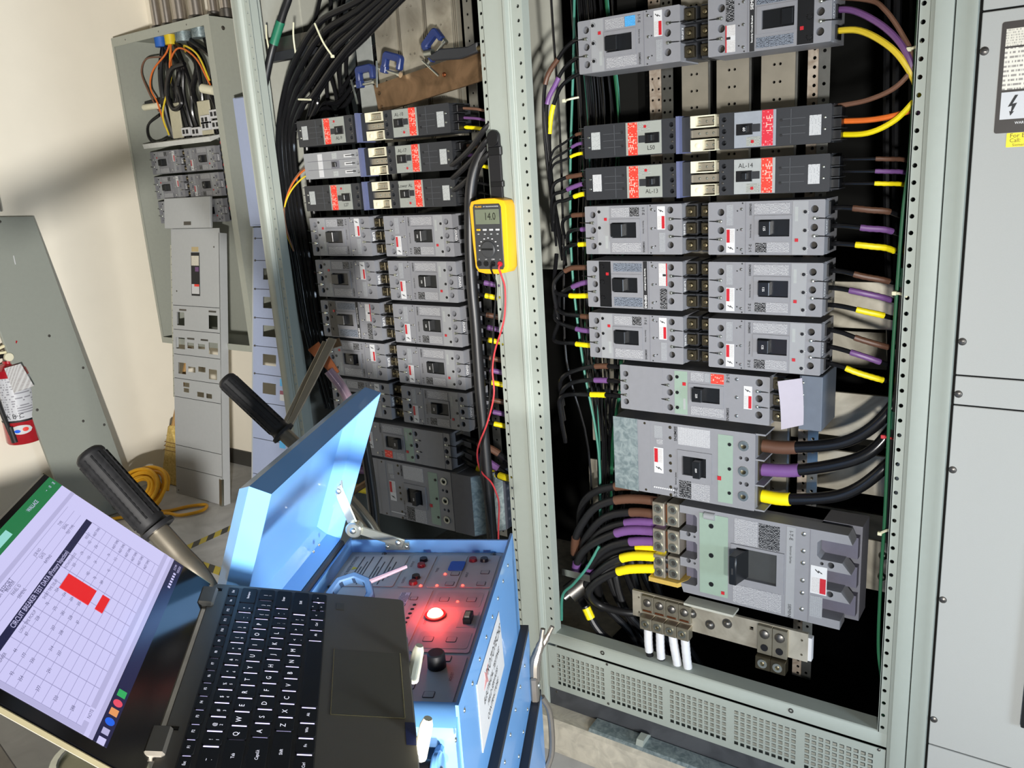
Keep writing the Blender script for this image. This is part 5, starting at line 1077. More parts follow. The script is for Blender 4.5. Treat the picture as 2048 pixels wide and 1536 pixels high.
LP(MB().box(.0355, .1395, -.1482, -.0800, -.0013, -.0008), 'touchpad', 'pad_grey'); LP(MB().box(.0350, .1400, -.0802, -.0797, -.0013, -.0005), 'touchpad_edge', 'lid_gold'); LP(MB().box(.0350, .0355, -.1485, -.0797, -.0013, -.0006), 'touchpad_edge', 'lid_gold'); LP(MB().box(.0355, .1400, -.1487, -.1480, -.0013, -.0005), 'touchpad_edge', 'lid_gold')
LP(MB().box(.2180, .2310, -.0885, -.0800, -.0013, -.0007), 'fingerprint_reader', 'pad_grey')
LP(MB().box(.0, .03, -.1570, -.1480, -.0013, -.0008), 'palm_sticker', mat('sticker_navy', '26336A', .4))
for x in (.2030, -.0300): LP(MB().box(x, x+.036, .0500, .0680, -.007, .0030), 'hinge', 'laptop_grey', .0025); LP(MB().box(x+.034, x+.038, .046, .062, -.0013, -.0004), 'hinge_gap', 'bezel_black')
SL = LP(MB().box(-.0585, .2520, .0, .0055, .0, .2115), 'display_lid', 'bezel_black', .002); SL.location = (0, .0600, -.002); SL.rotation_euler = (math.radians(-58), 0, 0)
LP(MB().box(-.0592, -.0582, .0005, .0050, .0, .2110), 'lid_edge', 'lid_gold', parent=SL); LP(MB().box(.2515, .2524, .0005, .0050, .0, .2110), 'lid_edge', 'lid_gold', parent=SL); LP(MB().box(-.0585, .2520, .0050, .0062, .0, .2115), 'lid_back', 'laptop_grey', parent=SL)
SE = .66
def sm(n_, c): return mat(n_, c, .25, var=0, emit=SE)
sm('scr_white', 'D6D2FF'); sm('scr_grey', 'BDB9E4'); sm('scr_green', '1D7A46'); sm('scr_navy', '1A1A44'); sm('scr_red', 'F01820'); sm('scr_line', 'A4A0CC'); sm('scr_ink', '5A5780'); sm('scr_mint', '9AE0D8'); sm('scr_blue', '1866F0'); sm('scr_orange', 'F0A060'); sm('scr_pink', 'F05068'); sm('scr_lime', '30B060')
def scr(name, x0, x1, h0, h1, m, k=1): return LP(MB().box(x0, x1, -.0002*k-.0002, .0, h0, h1), name, m, parent=SL)
scr('spreadsheet', -.0440, .2500, .0490, .1890, 'scr_white'); scr('title_bar', -.0440, .2500, .1890, .2040, 'scr_green'); scr('search_box', .07, .128, .1930, .2000, 'scr_mint', 2); scr('ribbon_row', -.0440, .2500, .1740, .1780, 'scr_grey', 2)
scr('taskbar', -.0440, .2500, .0365, .0485, 'scr_navy'); scr('status_row', -.0440, .2500, .0490, .0530, 'scr_grey', 2); scr('sheet_tab_row', -.0440, .2500, .0570, .0615, 'scr_grey', 2); scr('sheet_tab', -.0300, -.0140, .0570, .0620, 'scr_white', 3); scr('row_header', -.0440, -.0380, .0615, .1740, 'scr_grey', 2)
scr('banner_row', -.0380, .2200, .1425, .1492, 'scr_navy', 3)
scr('red_cell', .0970, .1225, .1034, .1332, 'scr_red', 4); scr('red_cell', .0977, .1226, .0890, .0969, 'scr_red', 4)
gl = MB()
for i in range(15): h = .0660+i*.0075; gl.box(-.0380, .2200, -.0009, -.0004, h-.0002, h+.0002) if h < .141 or h > .15 else None
for i in range(12): x = -.0380+i*.0235; gl.box(x-.0002, x+.0002, -.0009, -.0004, .0615, .1425)
LP(gl, 'grid_lines', 'scr_line', parent=SL)
tb = MB(); random.seed(3)
for r_ in range(9):
    h = .0960+r_*.0052 if False else .0700+r_*.0075
    for c_ in range(11):
        x = -.026+c_*.0235
        if .0955 < x < .126 and .086 < h < .135: continue
        if h < .094 and c_ not in (0, 10): continue
        if random.random() < .78: text(tb, '%d' % random.randint(10, 400) if c_ < 10 else 'INST TIME', x, h+.0035, .0042, -.0010)
for h, ws in ((.1555, ('SOUTHWEST', 'SIEMENS', 'RATING', 'TEST TYPE')), (.1610, ('CUSTOMER', 'PANEL ID', 'DATE', 'SERIAL')), (.1665, ('LOCATION', 'BREAKER', 'JOB NO', 'TYPE'))):
    for i, w in enumerate(ws): text(tb, w, .0+i*.062, h, .0042, -.0010)
for i, w in enumerate(('BREAKER', 'LONG TIME PICKUP', 'SHORT TIME DELAY', 'INSTANTANEOUS', 'RESULT')): text(tb, w, -.018+i*.053, .1385, .0038, -.0010)
LP(tb, 'cell_text', 'scr_ink', parent=SL)
bt = MB(); text(bt, 'CIRCUIT BREAKER TEST DATA (Primary Injection)', .085, .1458, .0062, -.0012); LP(bt, 'banner_text', 'scr_white', parent=SL)
bt = MB(); text(bt, 'CIRCUIT BREAKER REPORT', .035, .1690, .0060, -.0012); LP(bt, 'report_title', 'scr_ink', parent=SL)
bt = MB(); text(bt, 'NOTE', -.022, .0592, .0040, -.0012); LP(bt, 'tab_text', 'scr_ink', parent=SL)
bt = MB(); text(bt, 'x', .243, .1975, .007, -.0012); text(bt, 'o', .233, .1975, .006, -.0012); text(bt, '-', .223, .1975, .007, -.0012); text(bt, 'WALLACE', .185, .1968, .0055, -.0012); text(bt, '5:12 PM', .236, .0445, .0035, -.0012); text(bt, '9/20/2020', .236, .0400, .0035, -.0012); LP(bt, 'bar_text', 'scr_white', parent=SL)
for i, (m_, w) in enumerate((('scr_white', .0036), ('scr_grey', .0034), ('scr_blue', .0042), ('scr_orange', .0040), ('scr_pink', .0042), ('scr_lime', .0042))):
    x = (-.0404, -.0295, -.0178, -.0061, .0053, .0178)[i]
    mb = MB()
    if m_ in ('scr_blue', 'scr_pink'): mb.cyl((x, -.0006, .0425), (x, 0, .0425), w, n=16)
    else: mb.box(x-w, x+w, -.0006, 0, .0425-w*.9, .0425+w*.9)
    LP(mb, 'taskbar_icon', m_, parent=SL)
for i in range(6): LP(MB().box(.196+i*.0055, .199+i*.0055, -.0006, 0, .0410, .0438), 'tray_icon', 'scr_white', parent=SL)
# tray under it, standing on a post to the floor
ls = thing('laptop_stand', 'tilted laptop tray with two cream stop pegs', 'laptop stand'); ls.matrix_world = lapR
MB().box(-.03, .20, -.1620, .05, -.0235, -.0155).build('tray', mat('tray_grey', '3C3E44', .5), ls, .002)
for x in (.012, .128): MB().tube([(x, -.1645, -.024), (x, -.1645, -.006), (x, -.1648, .012), (x, -.165, .018)], [.0065, .0065, .006, .004], 10).build('stop_peg', 'cream', ls)
iv = lapR.inverted(); p0_ = iv @ Vector((.545, -1.42, 1.10)); p1_ = iv @ Vector((.545, -1.42, .02))
MB().cyl((p0_.x, p0_.y, -.02), p1_, .016, n=14).build('post', 'dark_steel', ls)
for a_ in range(3):
    q_ = iv @ Vector((.545+.28*math.cos(a_*2.094+.4), -1.42+.28*math.sin(a_*2.094+.4), .012)); q0_ = iv @ Vector((.545, -1.42, .10)); MB().cyl(q0_, q_, .010, n=10).build('foot', 'dark_steel', ls)
# steel gear case beneath the screen
gc = thing('gear_case', 'slate grey equipment case standing behind the laptop screen', 'equipment case', (-.68, -1.40, 0), (0, 0, math.radians(-10)))
MB().box(-.27, .26, -.25, .23, 0, .545).build('case_body', mat('case_slate', '4A4E58', .5), gc, .006); MB().box(-.275, .266, .20, .236, .50, .553).build('case_trim', 'dark_steel', gc, .003); MB().box(.24, .266, -.25, .236, .50, .553).build('case_trim', 'dark_steel', gc, .003)
for y in (-.15, .10): MB().box(.26, .272, y, y+.05, .40, .47).build('case_latch', 'zinc', gc, .002)
cn_ = thing('metal_canister', 'cream metal canister with a bright rim beside the slate case', 'canister', (-.36, -1.095, 0))
MB().cyl((0, 0, 0), (0, 0, .545), .085, n=28).build('canister_body', mat('canister_cream', 'A8A68C', .35, .4), cn_, .003); MB().ring((0, 0, .540), (0, 0, 1), .070, .088, .014, 28).build('canister_rim', 'zinc', cn_, .003)

ds = thing('shadow_caster_stand', 'added slim black stand, its tilted ledge casting a shadow on the left wall', 'stand', (.24, -1.65, 0))  # unseen stand added to cast the soft shadow band on the left wall
mb = MB(); mb.add([(-.03, -.15, 1.142), (.02, -.15, 1.142), (.02, .19, 1.262), (-.03, .19, 1.262), (-.045, -.15, 1.212), (-.035, -.15, 1.217), (-.035, .19, 1.332), (-.045, .19, 1.327)], [(0, 1, 2, 3), (0, 4, 7, 3), (1, 5, 6, 2), (4, 5, 6, 7), (0, 1, 5, 4), (3, 2, 6, 7)]); mb.build('ledge', 'black_plastic', ds)
MB().cyl((-.01, 0, .02), (-.01, 0, 1.20), .008, n=10).build('pole', 'dark_steel', ds)
for k in range(3): MB().cyl((-.01, 0, .10), (-.01+.20*math.cos(k*2.094+1), .20*math.sin(k*2.094+1), .010), .007, n=8).build('foot', 'dark_steel', ds)

# ---------------------------------------------------------------- multimeter and leads
mm_ = thing('multimeter', 'yellow multimeter reading 14.0 hanging from a black strap on the post', 'multimeter', (-.097, -.014, 1.349))
mat('meter_yellow', 'F2B41C', .4, var=.02); mat('meter_dark', '3A3B3D', .45); mat('lcd', '6B7260', .3); mat('lcd_ink', '16180F', .5)
hol = [(-.056, .166), (-.050, .180), (-.020, .186), (.022, .186), (.050, .180), (.056, .166), (.0545, .08), (.052, .016), (.044, .004), (.020, .0), (-.020, .0), (-.042, .004), (-.050, .016), (-.054, .08)]
MB().plate(hol[::-1], [], -.040, .0).build('holster', 'meter_yellow', mm_, .005, seg=2)
fp = [(-.044, .165), (-.040, .173), (.036, .173), (.041, .165), (.041, .02), (.036, .012), (-.038, .012), (-.0435, .02)]
MB().plate(fp[::-1], [], -.0425, -.038).build('front_face', 'meter_dark', mm_, .001)
MB().box(-.037, .036, -.0432, -.042, .124, .160).build('display', 'lcd', mm_); mb = MB(); text(mb, '14.0', .008, .142, .026, -.0436, 0, .8); mb.build('display_digits', 'lcd_ink', mm_)
mb = MB(); text(mb, 'FLUKE', -.026, .1665, .0060, -.0431, 0, 1.2, True); mb.build('lettering', 'meter_yellow', mm_); mb = MB(); text(mb, '87V  TRUE RMS MULTIMETER', .012, .1665, .0036, -.0431); mb.build('lettering', 'white_ink', mm_)
for i in range(4): MB().box(-.036+i*.0195, -.024+i*.0195, -.0445, -.042, .108, .1125).build('mode_button', 'meter_yellow' if i == 0 else 'white_label', mm_, .001)
for i in range(4): MB().box(-.034+i*.0195, -.028+i*.0195, -.0440, -.042, .098, .1015).build('mode_button', 'sticker_grey', mm_, .001)
dl = MB().cyl((-.002, -.049, .062), (-.002, -.0425, .062), .021, n=28).build('rotary_dial', 'meter_dark', mm_, .002); MB().box(-.019, .015, -.0515, -.049, .0605, .0645).build('dial_ridge', 'black_plastic', dl)
mb = MB()
for i in range(9): t_ = math.radians(-10+200*i/8); mb.box(-.002+.029*math.cos(t_)-.002, -.002+.029*math.cos(t_)+.002, -.0434, -.0424, .064+.026*math.sin(t_)-.001, .064+.026*math.sin(t_)+.001)
mb.build('dial_marks', 'white_ink', mm_)
for i in range(4): MB().cyl((-.034+i*.0215, -.046, .026), (-.034+i*.0215, -.042, .026), .0065, n=14).build('input_jack', 'black_plastic' if i < 3 else 'red_paint', mm_)
mb = MB()
for w, x in (('A', -.034), ('mA', -.0125), ('COM', .009), ('V', .0305)): text(mb, w, x, .037, .0042, -.0431)
mb.build('jack_letters', 'white_ink', mm_)
stp = thing('hanging_strap', 'black webbing strap with magnet holding the multimeter on the central post', 'strap', (-.086, -.014, 1.53))
MB().plate(rrect(-.0175, .0165, -.01, .165, .015, 4), [], -.012, -.004).build('strap_web', 'black_rubber', stp, .001); MB().box(-.018, .0205, -.014, -.002, .105, .128).build('strap_buckle', 'black_plastic', stp, .003); MB().box(-.018, .0205, -.013, -.002, .03, .045).build('strap_buckle', 'black_plastic', stp, .002); MB().plate(rrect(-.0165, .0155, .128, .164, .015, 4), [], -.016, -.004).build('magnet_pad', 'black_plastic', stp, .002)
cable('test_lead', [(-.0665, -.056, 1.376), (-.0655, -.066, 1.366), (-.063, -.060, 1.345), (-.062, -.050, 1.309), (-.075, -.045, 1.231), (-.113, -.040, 1.149), (-.126, -.040, 1.094), (-.127, -.040, 1.026), (-.155, -.040, .946), (-.196, -.040, .862), (-.197, -.032, .800), (-.165, -.03, .77), (-.150, -.030, .741), (-.143, -.030, .706), (-.152, -.030, .62), (-.16, -.03, .50)], .0024, 'wire_red', 'red meter lead dangling from the multimeter', None, cat='test lead')
cable('test_lead', [(-.088, -.056, 1.376), (-.088, -.068, 1.365), (-.088, -.060, 1.345), (-.089, -.050, 1.315), (-.106, -.045, 1.229), (-.132, -.040, 1.080), (-.155, -.034, .964), (-.192, -.036, .830), (-.188, -.034, .728), (-.18, -.03, .60)], .0024, 'cable_black', 'black meter lead dangling from the multimeter', None, cat='test lead')
cable('test_cable', [(-.150, .02, 1.66), (-.175, -.005, 1.58), (-.188, -.012, 1.46), (-.193, -.014, 1.325), (-.191, -.014, 1.205), (-.192, -.014, 1.025), (-.189, -.014, .853), (-.186, -.016, .621), (-.18, -.03, .45)], .0150, 'cable_matt', 'thick black test cable hanging in front of the narrow bay', None, n=14)
for k, (z, dz) in enumerate(((1.665, .05), (1.635, .055), (1.60, .05))):
    cable('test_cable', [(-.30, .06, z-dz), (-.235, .03, z-.03), (-.175, .01, z), (-.13, .0, z+.035), (-.105, .02, z+.06)], .0075, 'cable_matt', 'grey-black lead fanning out behind the meter strap', 'leads behind the meter strap', n=10)
# lugged test leads hung on the far grip
tl = thing('test_lug', 'tinned lever lug and sleeved copper lug hanging by the far black grip', 'test lug', (-.2, -.6, 1.15))
def W(p): return Vector(p)-Vector((-.2, -.6, 1.15))
def flatbar(p, q, w, t, name, m):
    p, q = W(p), W(q); d = (q-p).normalized(); u = d.cross(fwd).normalized(); s_ = d.cross(u); mb = MB(); v = []
    for c, k in ((p, 1.0), (p.lerp(q, .5), .9), (q, .55)):
        for a, b in ((-1, -1), (1, -1), (1, 1), (-1, 1)): v.append(c+u*(a*w*k)+s_*(b*t))
    f = [(0, 1, 2, 3), (11, 10, 9, 8)]
    for o_ in (0, 4): f += [(o_+i, o_+(i+1) % 4, o_+4+(i+1) % 4, o_+4+i) for i in range(4)]
    mb.add(v, f); return mb.build(name, m, tl, .001)
flatbar((-.330, -.395, 1.236), (-.225, -.650, 1.095), .010, .003, 'lever_bar', 'tin'); flatbar((-.350, -.400, 1.228), (-.235, -.655, 1.100), .007, .003, 'lever_bar', 'tin')
flatbar((-.372, -.420, 1.222), (-.330, -.395, 1.150), .016, .003, 'copper_lug', 'copper'); flatbar((-.315, -.385, 1.228), (-.355, -.412, 1.215), .010, .003, 'copper_lug', 'bar_copper')
mb = MB(); mb.tube(smooth_path([W((-.345, -.405, 1.160)), W((-.320, -.392, 1.115)), W((-.298, -.385, 1.060))], 4), .013, 12); mb.build('lug_sleeve', mat('sleeve_clear', '8A7480', .15, .2, coat=.5), tl)
mb = MB(); mb.tube(smooth_path([W((-.298, -.385, 1.062)), W((-.28, -.38, 1.0)), W((-.27, -.38, .80)), W((-.26, -.40, .60))], 4), .013, 12); mb.build('lead_tail', 'cable_black', tl)
mb = MB(); mb.cyl(W((-.2985, -.385, 1.066)), W((-.294, -.384, 1.045)), .0145, n=12); mb.build('copper_end', 'copper', tl)
MB().dome(W((-.345, -.412, 1.19)), tuple(-fwd), .005, .004).build('lug_bolt', 'zinc', tl)

# ---------------------------------------------------------------- open panelboard box on the back wall
pb = thing('panelboard_box', 'open grey panelboard box on the back wall, conduits entering its top', 'panelboard', (-2.625, 1.0, .80))
def PB(mb, name, m, bev=0.0, parent=None):
    o = mb.build(name, m, parent or pb, bev); o.location = (2.625, -1.0, -.80); return o
bx0, bx1, by0, by1, bz0, bz1 = -3.02, -2.235, .85, 1.158, .80, 2.36
mat('box_paint', '9DA096', .45, var=.03)
PB(MB().box(bx0, bx0+.004, by0, by1, bz0, bz1), 'box_side', 'box_paint'); PB(MB().box(bx1-.004, bx1, by0, by1, bz0, bz1), 'box_side', 'box_paint'); PB(MB().box(bx0, bx1, by0, by1, bz1-.004, bz1), 'box_top', 'box_paint'); PB(MB().box(bx0, bx1, by0, by1, bz0, bz0+.004), 'box_bottom', 'box_paint'); PB(MB().box(bx0, bx1, by1-.01, by1-.002, bz0, bz1), 'box_back', 'box_paint')
PB(MB().plate(rect(bx0-.002, bx1+.002, bz0-.002, bz1+.002), [rect(bx0+.014, bx1-.040, bz0+.030, bz1-.040)], by0-.003, by0), 'front_flange', 'box_paint')
for x in (-2.9, -2.62, -2.40): PB(MB().dome((x, by0-.003, bz1-.02), (0, -1, 0), .004, .002, 8, 2), 'flange_screw', 'dark_steel')
for y in (.92, 1.03): PB(MB().dome((bx1, y, bz1-.05), (1, 0, 0), .010, .004), 'side_plug', 'dark_steel')
PB(MB().box(-2.49, -2.30, 1.06, 1.07, .95, 1.45), 'rear_busbar', 'stained_tin'); 
for x in (-2.47, -2.41, -2.35): PB(strip(MB(), x, x+.042, 1.02, 1.46, 1.02, .004, [x+.013, x+.029], .003, .034), 'busbar', 'stained_tin')
for i in range(10):
    for k in range(2): PB(MB().dome((-2.405+.055*k, .955, 1.50+.035*i), (0, -1, 0), .012, .010, 10, 2), 'terminal_nut', 'brass' if (i+k) % 3 else 'red_paint')
PB(MB().box(-2.44, -2.30, .965, 1.10, 1.46, 1.84), 'terminal_board', 'breaker_black'); PB(MB().box(-2.43, -2.28, .97, 1.05, 1.36, 1.46), 'terminal_shroud', 'dark_void')
PB(MB().prism([(.905, 1.822), (.900, 1.845), (.985, 1.858), (.985, 1.85)], -2.985, -2.425, 'x'), 'trim_ledge', mat('ledge_white', 'C9CBC8', .5))
for x0, x1, z0, z1 in ((-2.80, -2.715, 1.86, 2.03), (-2.565, -2.47, 1.86, 2.02)): PB(MB().box(x0, x1, .96, .968, z0, z1), 'insulating_board', mat('board_beige', 'B9B49C', .6), .002)
for x, z in ((-2.70, 1.885), (-2.62, 1.88), (-2.535, 1.93), (-2.535, 1.90), (-2.46, 1.95), (-2.455, 1.90)):
    b = PB(MB().box(x, x+.065, .945, .965, z-.02, z+.02), 'terminal_strip', 'white_label', .001)
    for q in (.018, .046): PB(MB().box(x+q-.008, x+q+.008, .943, .946, z-.010, z+.010), 'terminal_slot', 'ink')
PB(MB().cyl((-2.99, .95, 2.030), (-2.87, .95, 2.028), .016, n=12), 'standoff_insulator', 'cream'); PB(MB().box(-2.99, -2.80, .955, .99, 2.036, 2.058), 'bus_bracket', 'black_plastic')
PB(MB().cyl((-2.46, .93, 2.07), (-2.37, .93, 2.05), .022, n=12), 'lug_insulator', 'cream')
for i, (u, w) in enumerate(((-2.84, .024), (-2.755, .024), (-2.647, .034), (-2.516, .034), (-2.389, .024), (-2.295, .024))):
    c = thing('conduit', 'galvanised conduit rising from the panelboard box, %s of six from the corner' % ('first', 'second', 'third', 'fourth', 'fifth', 'sixth')[i], 'conduit', (u, 1.0, bz1), group='conduits above the panelboard box')
    MB().cyl((0, 0, 0), (0, 0, .75), w, n=16).build('pipe', mat('conduit_zinc', 'B4ACA4', .3, .9, .05), c); MB().cyl((0, 0, 0), (0, 0, .05), w*1.25, n=16).build('lock_collar', 'dark_steel', c, .003)
    if i < 5: PB(MB().cyl((u, 1.0, bz1-.05), (u, 1.0, bz1), w*1.15, n=16), 'conduit_bushing', ('painter_tape', 'wire_yellow', 'galv', 'galv', 'galv')[i])
pbw = [('wire_orange', [(-2.755, 1.0, 2.33), (-2.78, .98, 2.27), (-2.88, .96, 2.20), (-2.91, .95, 2.12), (-2.87, .95, 2.04), (-2.85, .96, 1.92)]), ('wire_yellow', [(-2.75, 1.0, 2.33), (-2.745, .97, 2.22), (-2.74, .96, 2.15), (-2.84, .95, 1.99), (-2.83, .96, 1.88)]), ('wire_orange', [(-2.75, 1.0, 2.34), (-2.73, .96, 2.18), (-2.70, .94, 2.22), (-2.60, .93, 2.27), (-2.48, .93, 2.21), (-2.40, .93, 2.08)]), ('wire_yellow', [(-2.62, .98, 2.26), (-2.55, .93, 2.275), (-2.46, .93, 2.22), (-2.40, .93, 2.10)]), ('wire_brown', [(-2.82, .98, 2.26), (-2.92, .96, 2.26), (-2.965, .95, 2.20), (-2.93, .95, 2.10), (-2.87, .95, 2.0)])]
for mm, p in pbw: cable('control_wire', p, .0045, mm, '%s wire looping inside the panelboard box' % mm[5:], 'coloured wires in the panelboard box', cat='wire', n=7)
for i in range(13):
    x = -2.86+.045*i; s_ = .03*math.sin(i*2.3)
    cable('feeder_cable', [((-2.84, -2.755, -2.647, -2.516)[i*4//13], 1.02, 2.33), (x+s_, .99, 2.20), (x-s_*.6, .98, 2.08), (x+s_*.3, .985, 1.97), (x+.01, 1.0, 1.86)], .011 if i % 3 else .014, 'cable_black', 'black cable hanging inside the panelboard box', 'black cables in the panelboard box', n=9, step=5)
cable('feeder_cable', [(-2.60, .95, 2.20), (-2.70, .94, 2.18), (-2.76, .94, 2.08), (-2.73, .94, 2.00), (-2.67, .95, 2.02), (-2.69, .96, 2.10)], .012, 'cable_black', 'black cable coiled in a loop inside the panelboard box', None)
cable('control_wire', [(-2.87, .95, 1.98), (-2.95, .93, 1.94), (-2.965, .93, 1.88), (-2.91, .93, 1.845), (-2.86, .96, 1.86)], .006, 'cable_black', 'thin black loop beside the cream standoff in the panelboard box', None, cat='wire')
for i, (za, zb) in enumerate(((1.690, 1.804), (1.563, 1.677), (1.436, 1.550))):
    for k, (xa, proto) in enumerate(((-2.985, fdC), (-2.690, fdD))):
        if i == 2 and k == 1: pass
        o = copy_tree(proto); o['group'] = 'breakers in the panelboard box'; set_breaker(o, xa, xa+.25, za, zb, k == 1, '%s grey breaker in the panelboard box, %s' % (('top', 'middle', 'lowest')[i], ('by its inner wall', 'by the brass terminals')[k])); o.location.y = .935

# ---------------------------------------------------------------- leaning dead-front covers
def cover(label, X, y0, s, w, segs, wins, m, top):
    t = thing('dead_front_cover', label, 'panel cover', (X, y0, 0), (-math.atan(s), 0, 0))
    for a, b in segs:
        hs = [rect(x0, x1, z0, z1) for (x0, x1, z0, z1) in wins if z0 > a and z1 < b]
        MB().plate(rect(0, w, a+.0015, b-.0015), hs, -.012, -.010).build('cover_plate', m, t); MB().box(.002, w-.002, -.0095, -.006, b-.003, b+.003).build('plate_seam', 'ink', t) if b < top else None
        MB().box(-.001, .0, -.012, .02, a+.0015, b-.0015).build('plate_return', m, t)
    return t
mat('cover_paint', 'AEB1B3', .45, var=.02); mat('cover_cool_lit', '9DA9C8', .45, var=.02)  # bluish copy has the tint of cool light put into the grey
c1 = cover('tall grey breaker cover leaning into the panelboard box', -2.859, .69, .16, .405, [(.0, .150), (.150, .270), (.270, .535), (.535, .636), (.636, .765), (.765, .897), (.897, 1.025), (1.025, 1.425)],
           [(.036, .102, .920, .990), (.306, .380, .915, .985), (.022, .102, .795, .855), (.122, .180, .803, .833), (.214, .273, .806, .832), (.303, .380, .785, .845), (.038, .107, .662, .722), (.125, .189, .678, .706), (.212, .274, .686, .713), (.300, .369, .655, .707), (.079, .134, .595, .618), (.082, .130, .566, .588), (.199, .258, .553, .579), (.276, .325, .553, .577)], 'cover_paint', 1.425)
MB().box(-.030, .358, -.030, -.014, 1.425, 1.580).build('hinged_flap', 'cover_paint', c1, .003); MB().box(.14, .20, -.0312, -.030, 1.440, 1.458).build('name_badge', 'dark_steel', c1)
lbx = MB().box(.170, .240, -.0135, -.012, 1.080, 1.302).build('rating_label', 'ink', c1)
MB().box(.174, .236, -.0141, -.0135, 1.235, 1.285).build('label_sheet', 'print_sheet2', lbx); MB().box(.174, .236, -.0141, -.0135, 1.090, 1.140).build('label_sheet', 'white_label', lbx); MB().box(.196, .236, -.0145, -.0140, 1.128, 1.140).build('label_red', 'red_label', lbx); MB().box(.204, .234, -.0141, -.0135, 1.205, 1.228).build('label_violet', 'wire_purple', lbx); MB().box(.176, .232, -.0135, -.012, 1.306, 1.330).build('label_tan', mat('tan', 'B8A67C', .6), c1)
for x, z in ((.06, .998), (.31, 1.0), (.125, .85), (.24, .85)): MB().box(x, x+.06, -.0135, -.012, z, z+.009).build('circuit_tag', 'dark_steel', c1)
strip(MB(), -.016, .0, .53, 1.34, -.008, .003, -.008, .003, .04).build('side_rail', 'zinc', c1)
MB().box(.398, .408, -.012, .03, .0, 1.40).build('side_rail', 'cover_paint', c1); MB().box(.39, .41, -.024, -.010, .0, .14).build('corner_foot', 'zinc', c1)
for x, z in ((.02, .02), (.38, .03), (.36, 1.33), (.04, 1.10)): MB().dome((x, -.012, z), (0, -1, 0), .005, .003, 8, 2).build('cover_screw', 'dark_steel', c1)
MB().box(.0, .40, -.009, -.0055, .27, 1.425).build('backing_shadow_gap', 'unlit_interior', c1) if False else None
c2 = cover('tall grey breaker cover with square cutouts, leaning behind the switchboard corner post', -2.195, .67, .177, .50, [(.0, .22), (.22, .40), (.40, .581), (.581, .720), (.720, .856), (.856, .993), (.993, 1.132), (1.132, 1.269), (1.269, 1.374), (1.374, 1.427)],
           [(.070, .168, z0, z0+.054) for z0 in (1.178, 1.042, .905, .766, .627)], 'cover_cool_lit', 1.427)
for z0 in (.742, .605): MB().box(.199, .235, -.0135, -.012, z0, z0+.030).build('white_sticker', 'white_label', c2); MB().box(.199, .235, -.0137, -.012, z0+.030, z0+.048).build('red_sticker', mat('faded_red', '8A5060', .5), c2)
for z0 in (.675, .375): MB().box(.199, .240, -.0137, -.012, z0, z0+.035).build('blue_sticker', 'blue_sticker', c2)
for z in (1.374, 1.269, 1.132, .993, .856, .720, .581): MB().dome((.012, -.012, z), (0, -1, 0), .006, .004, 8, 2).build('cover_screw', 'dark_steel', c2)
MB().box(-.012, .0, -.010, .03, .0, 1.425).build('side_rail', 'cover_paint', c2)
en = thing('wall_enclosure', 'plain pale enclosure on the back wall above the cover with square cutouts', 'enclosure', (-1.85, 1.0, 1.418))
MB().box(-.255, .25, -.185, .158, 0, .57).build('enclosure_body', 'cover_cool_lit', en, .002); MB().box(-.222, .25, -.202, -.185, .008, .565).build('enclosure_door', 'cover_cool_lit', en, .003)

# ---------------------------------------------------------------- things along the left wall
lpn = MB(); A_, B_, C_, D_ = Vector((-2.90, .13, .0)), Vector((-2.90, .47, .0)), Vector((-3.118, .345, 1.524)), Vector((-3.118, .005, 1.545)); nrm = (B_-A_).cross(D_-A_).normalized()
mat('lean_paint', '8E928A', .5, var=.02)
ln_ = thing('leaning_panel', 'tall dull grey metal panel leaning on the left wall beside the extinguisher', 'metal panel', (-2.95, .3, 0)); o0 = Vector((-2.95, .3, 0))
if nrm.x < 0: nrm = -nrm
v_ = [A_, B_, C_, D_]; lpn.add([p-o0 for p in v_]+[p-nrm*.022-o0 for p in v_], [(0, 1, 2, 3), (7, 6, 5, 4), (0, 4, 5, 1), (1, 5, 6, 2), (2, 6, 7, 3), (3, 7, 4, 0)]); lpn.build('panel_sheet', 'lean_paint', ln_, .003)
for a, b in ((.52, .985), (.62, .62), (.66, .33), (.08, .8), (.1, .4), (.93, .5), (.94, .3)):
    p = A_.lerp(B_, a).lerp(D_.lerp(C_, a), b); MB().dome(p-o0, nrm, .007, .004, 10, 2).build('panel_stud', 'dark_steel', ln_)
p = D_.lerp(C_, .25); MB().box(-.008, .008, -.07, .07, -.012, .012).build('top_tab', 'lean_paint', ln_, .002).location = p-o0-nrm*.012+Vector((0, .03, .010))
p = A_.lerp(B_, .52).lerp(D_.lerp(C_, .52), .86); MB().box(-.0005, .001, -.002, .002, -.03, .03).build('paint_scratch', 'white_label', ln_).location = p-o0+nrm*.0005
cn = thing('conduit', 'bright slim conduit running up the left wall behind the leaning panel', 'conduit', (-3.125, .195, 1.556)); MB().cyl((0, 0, 0), (0, 0, 1.64), .013, n=12).build('pipe', 'steel', cn); MB().box(-.026, -.010, -.02, .02, .6, .63).build('pipe_strap', 'steel', cn)
wb = thing('wall_socket_box', 'small grey device box on the left wall above the extinguisher', 'socket box', (-3.15, .06, 1.12)); MB().box(0, .05, -.05, .055, 0, .12).build('box_body', 'lean_paint', wb, .004); MB().box(.05, .053, -.035, .04, .015, .105).build('box_plate', 'box_paint', wb, .002)
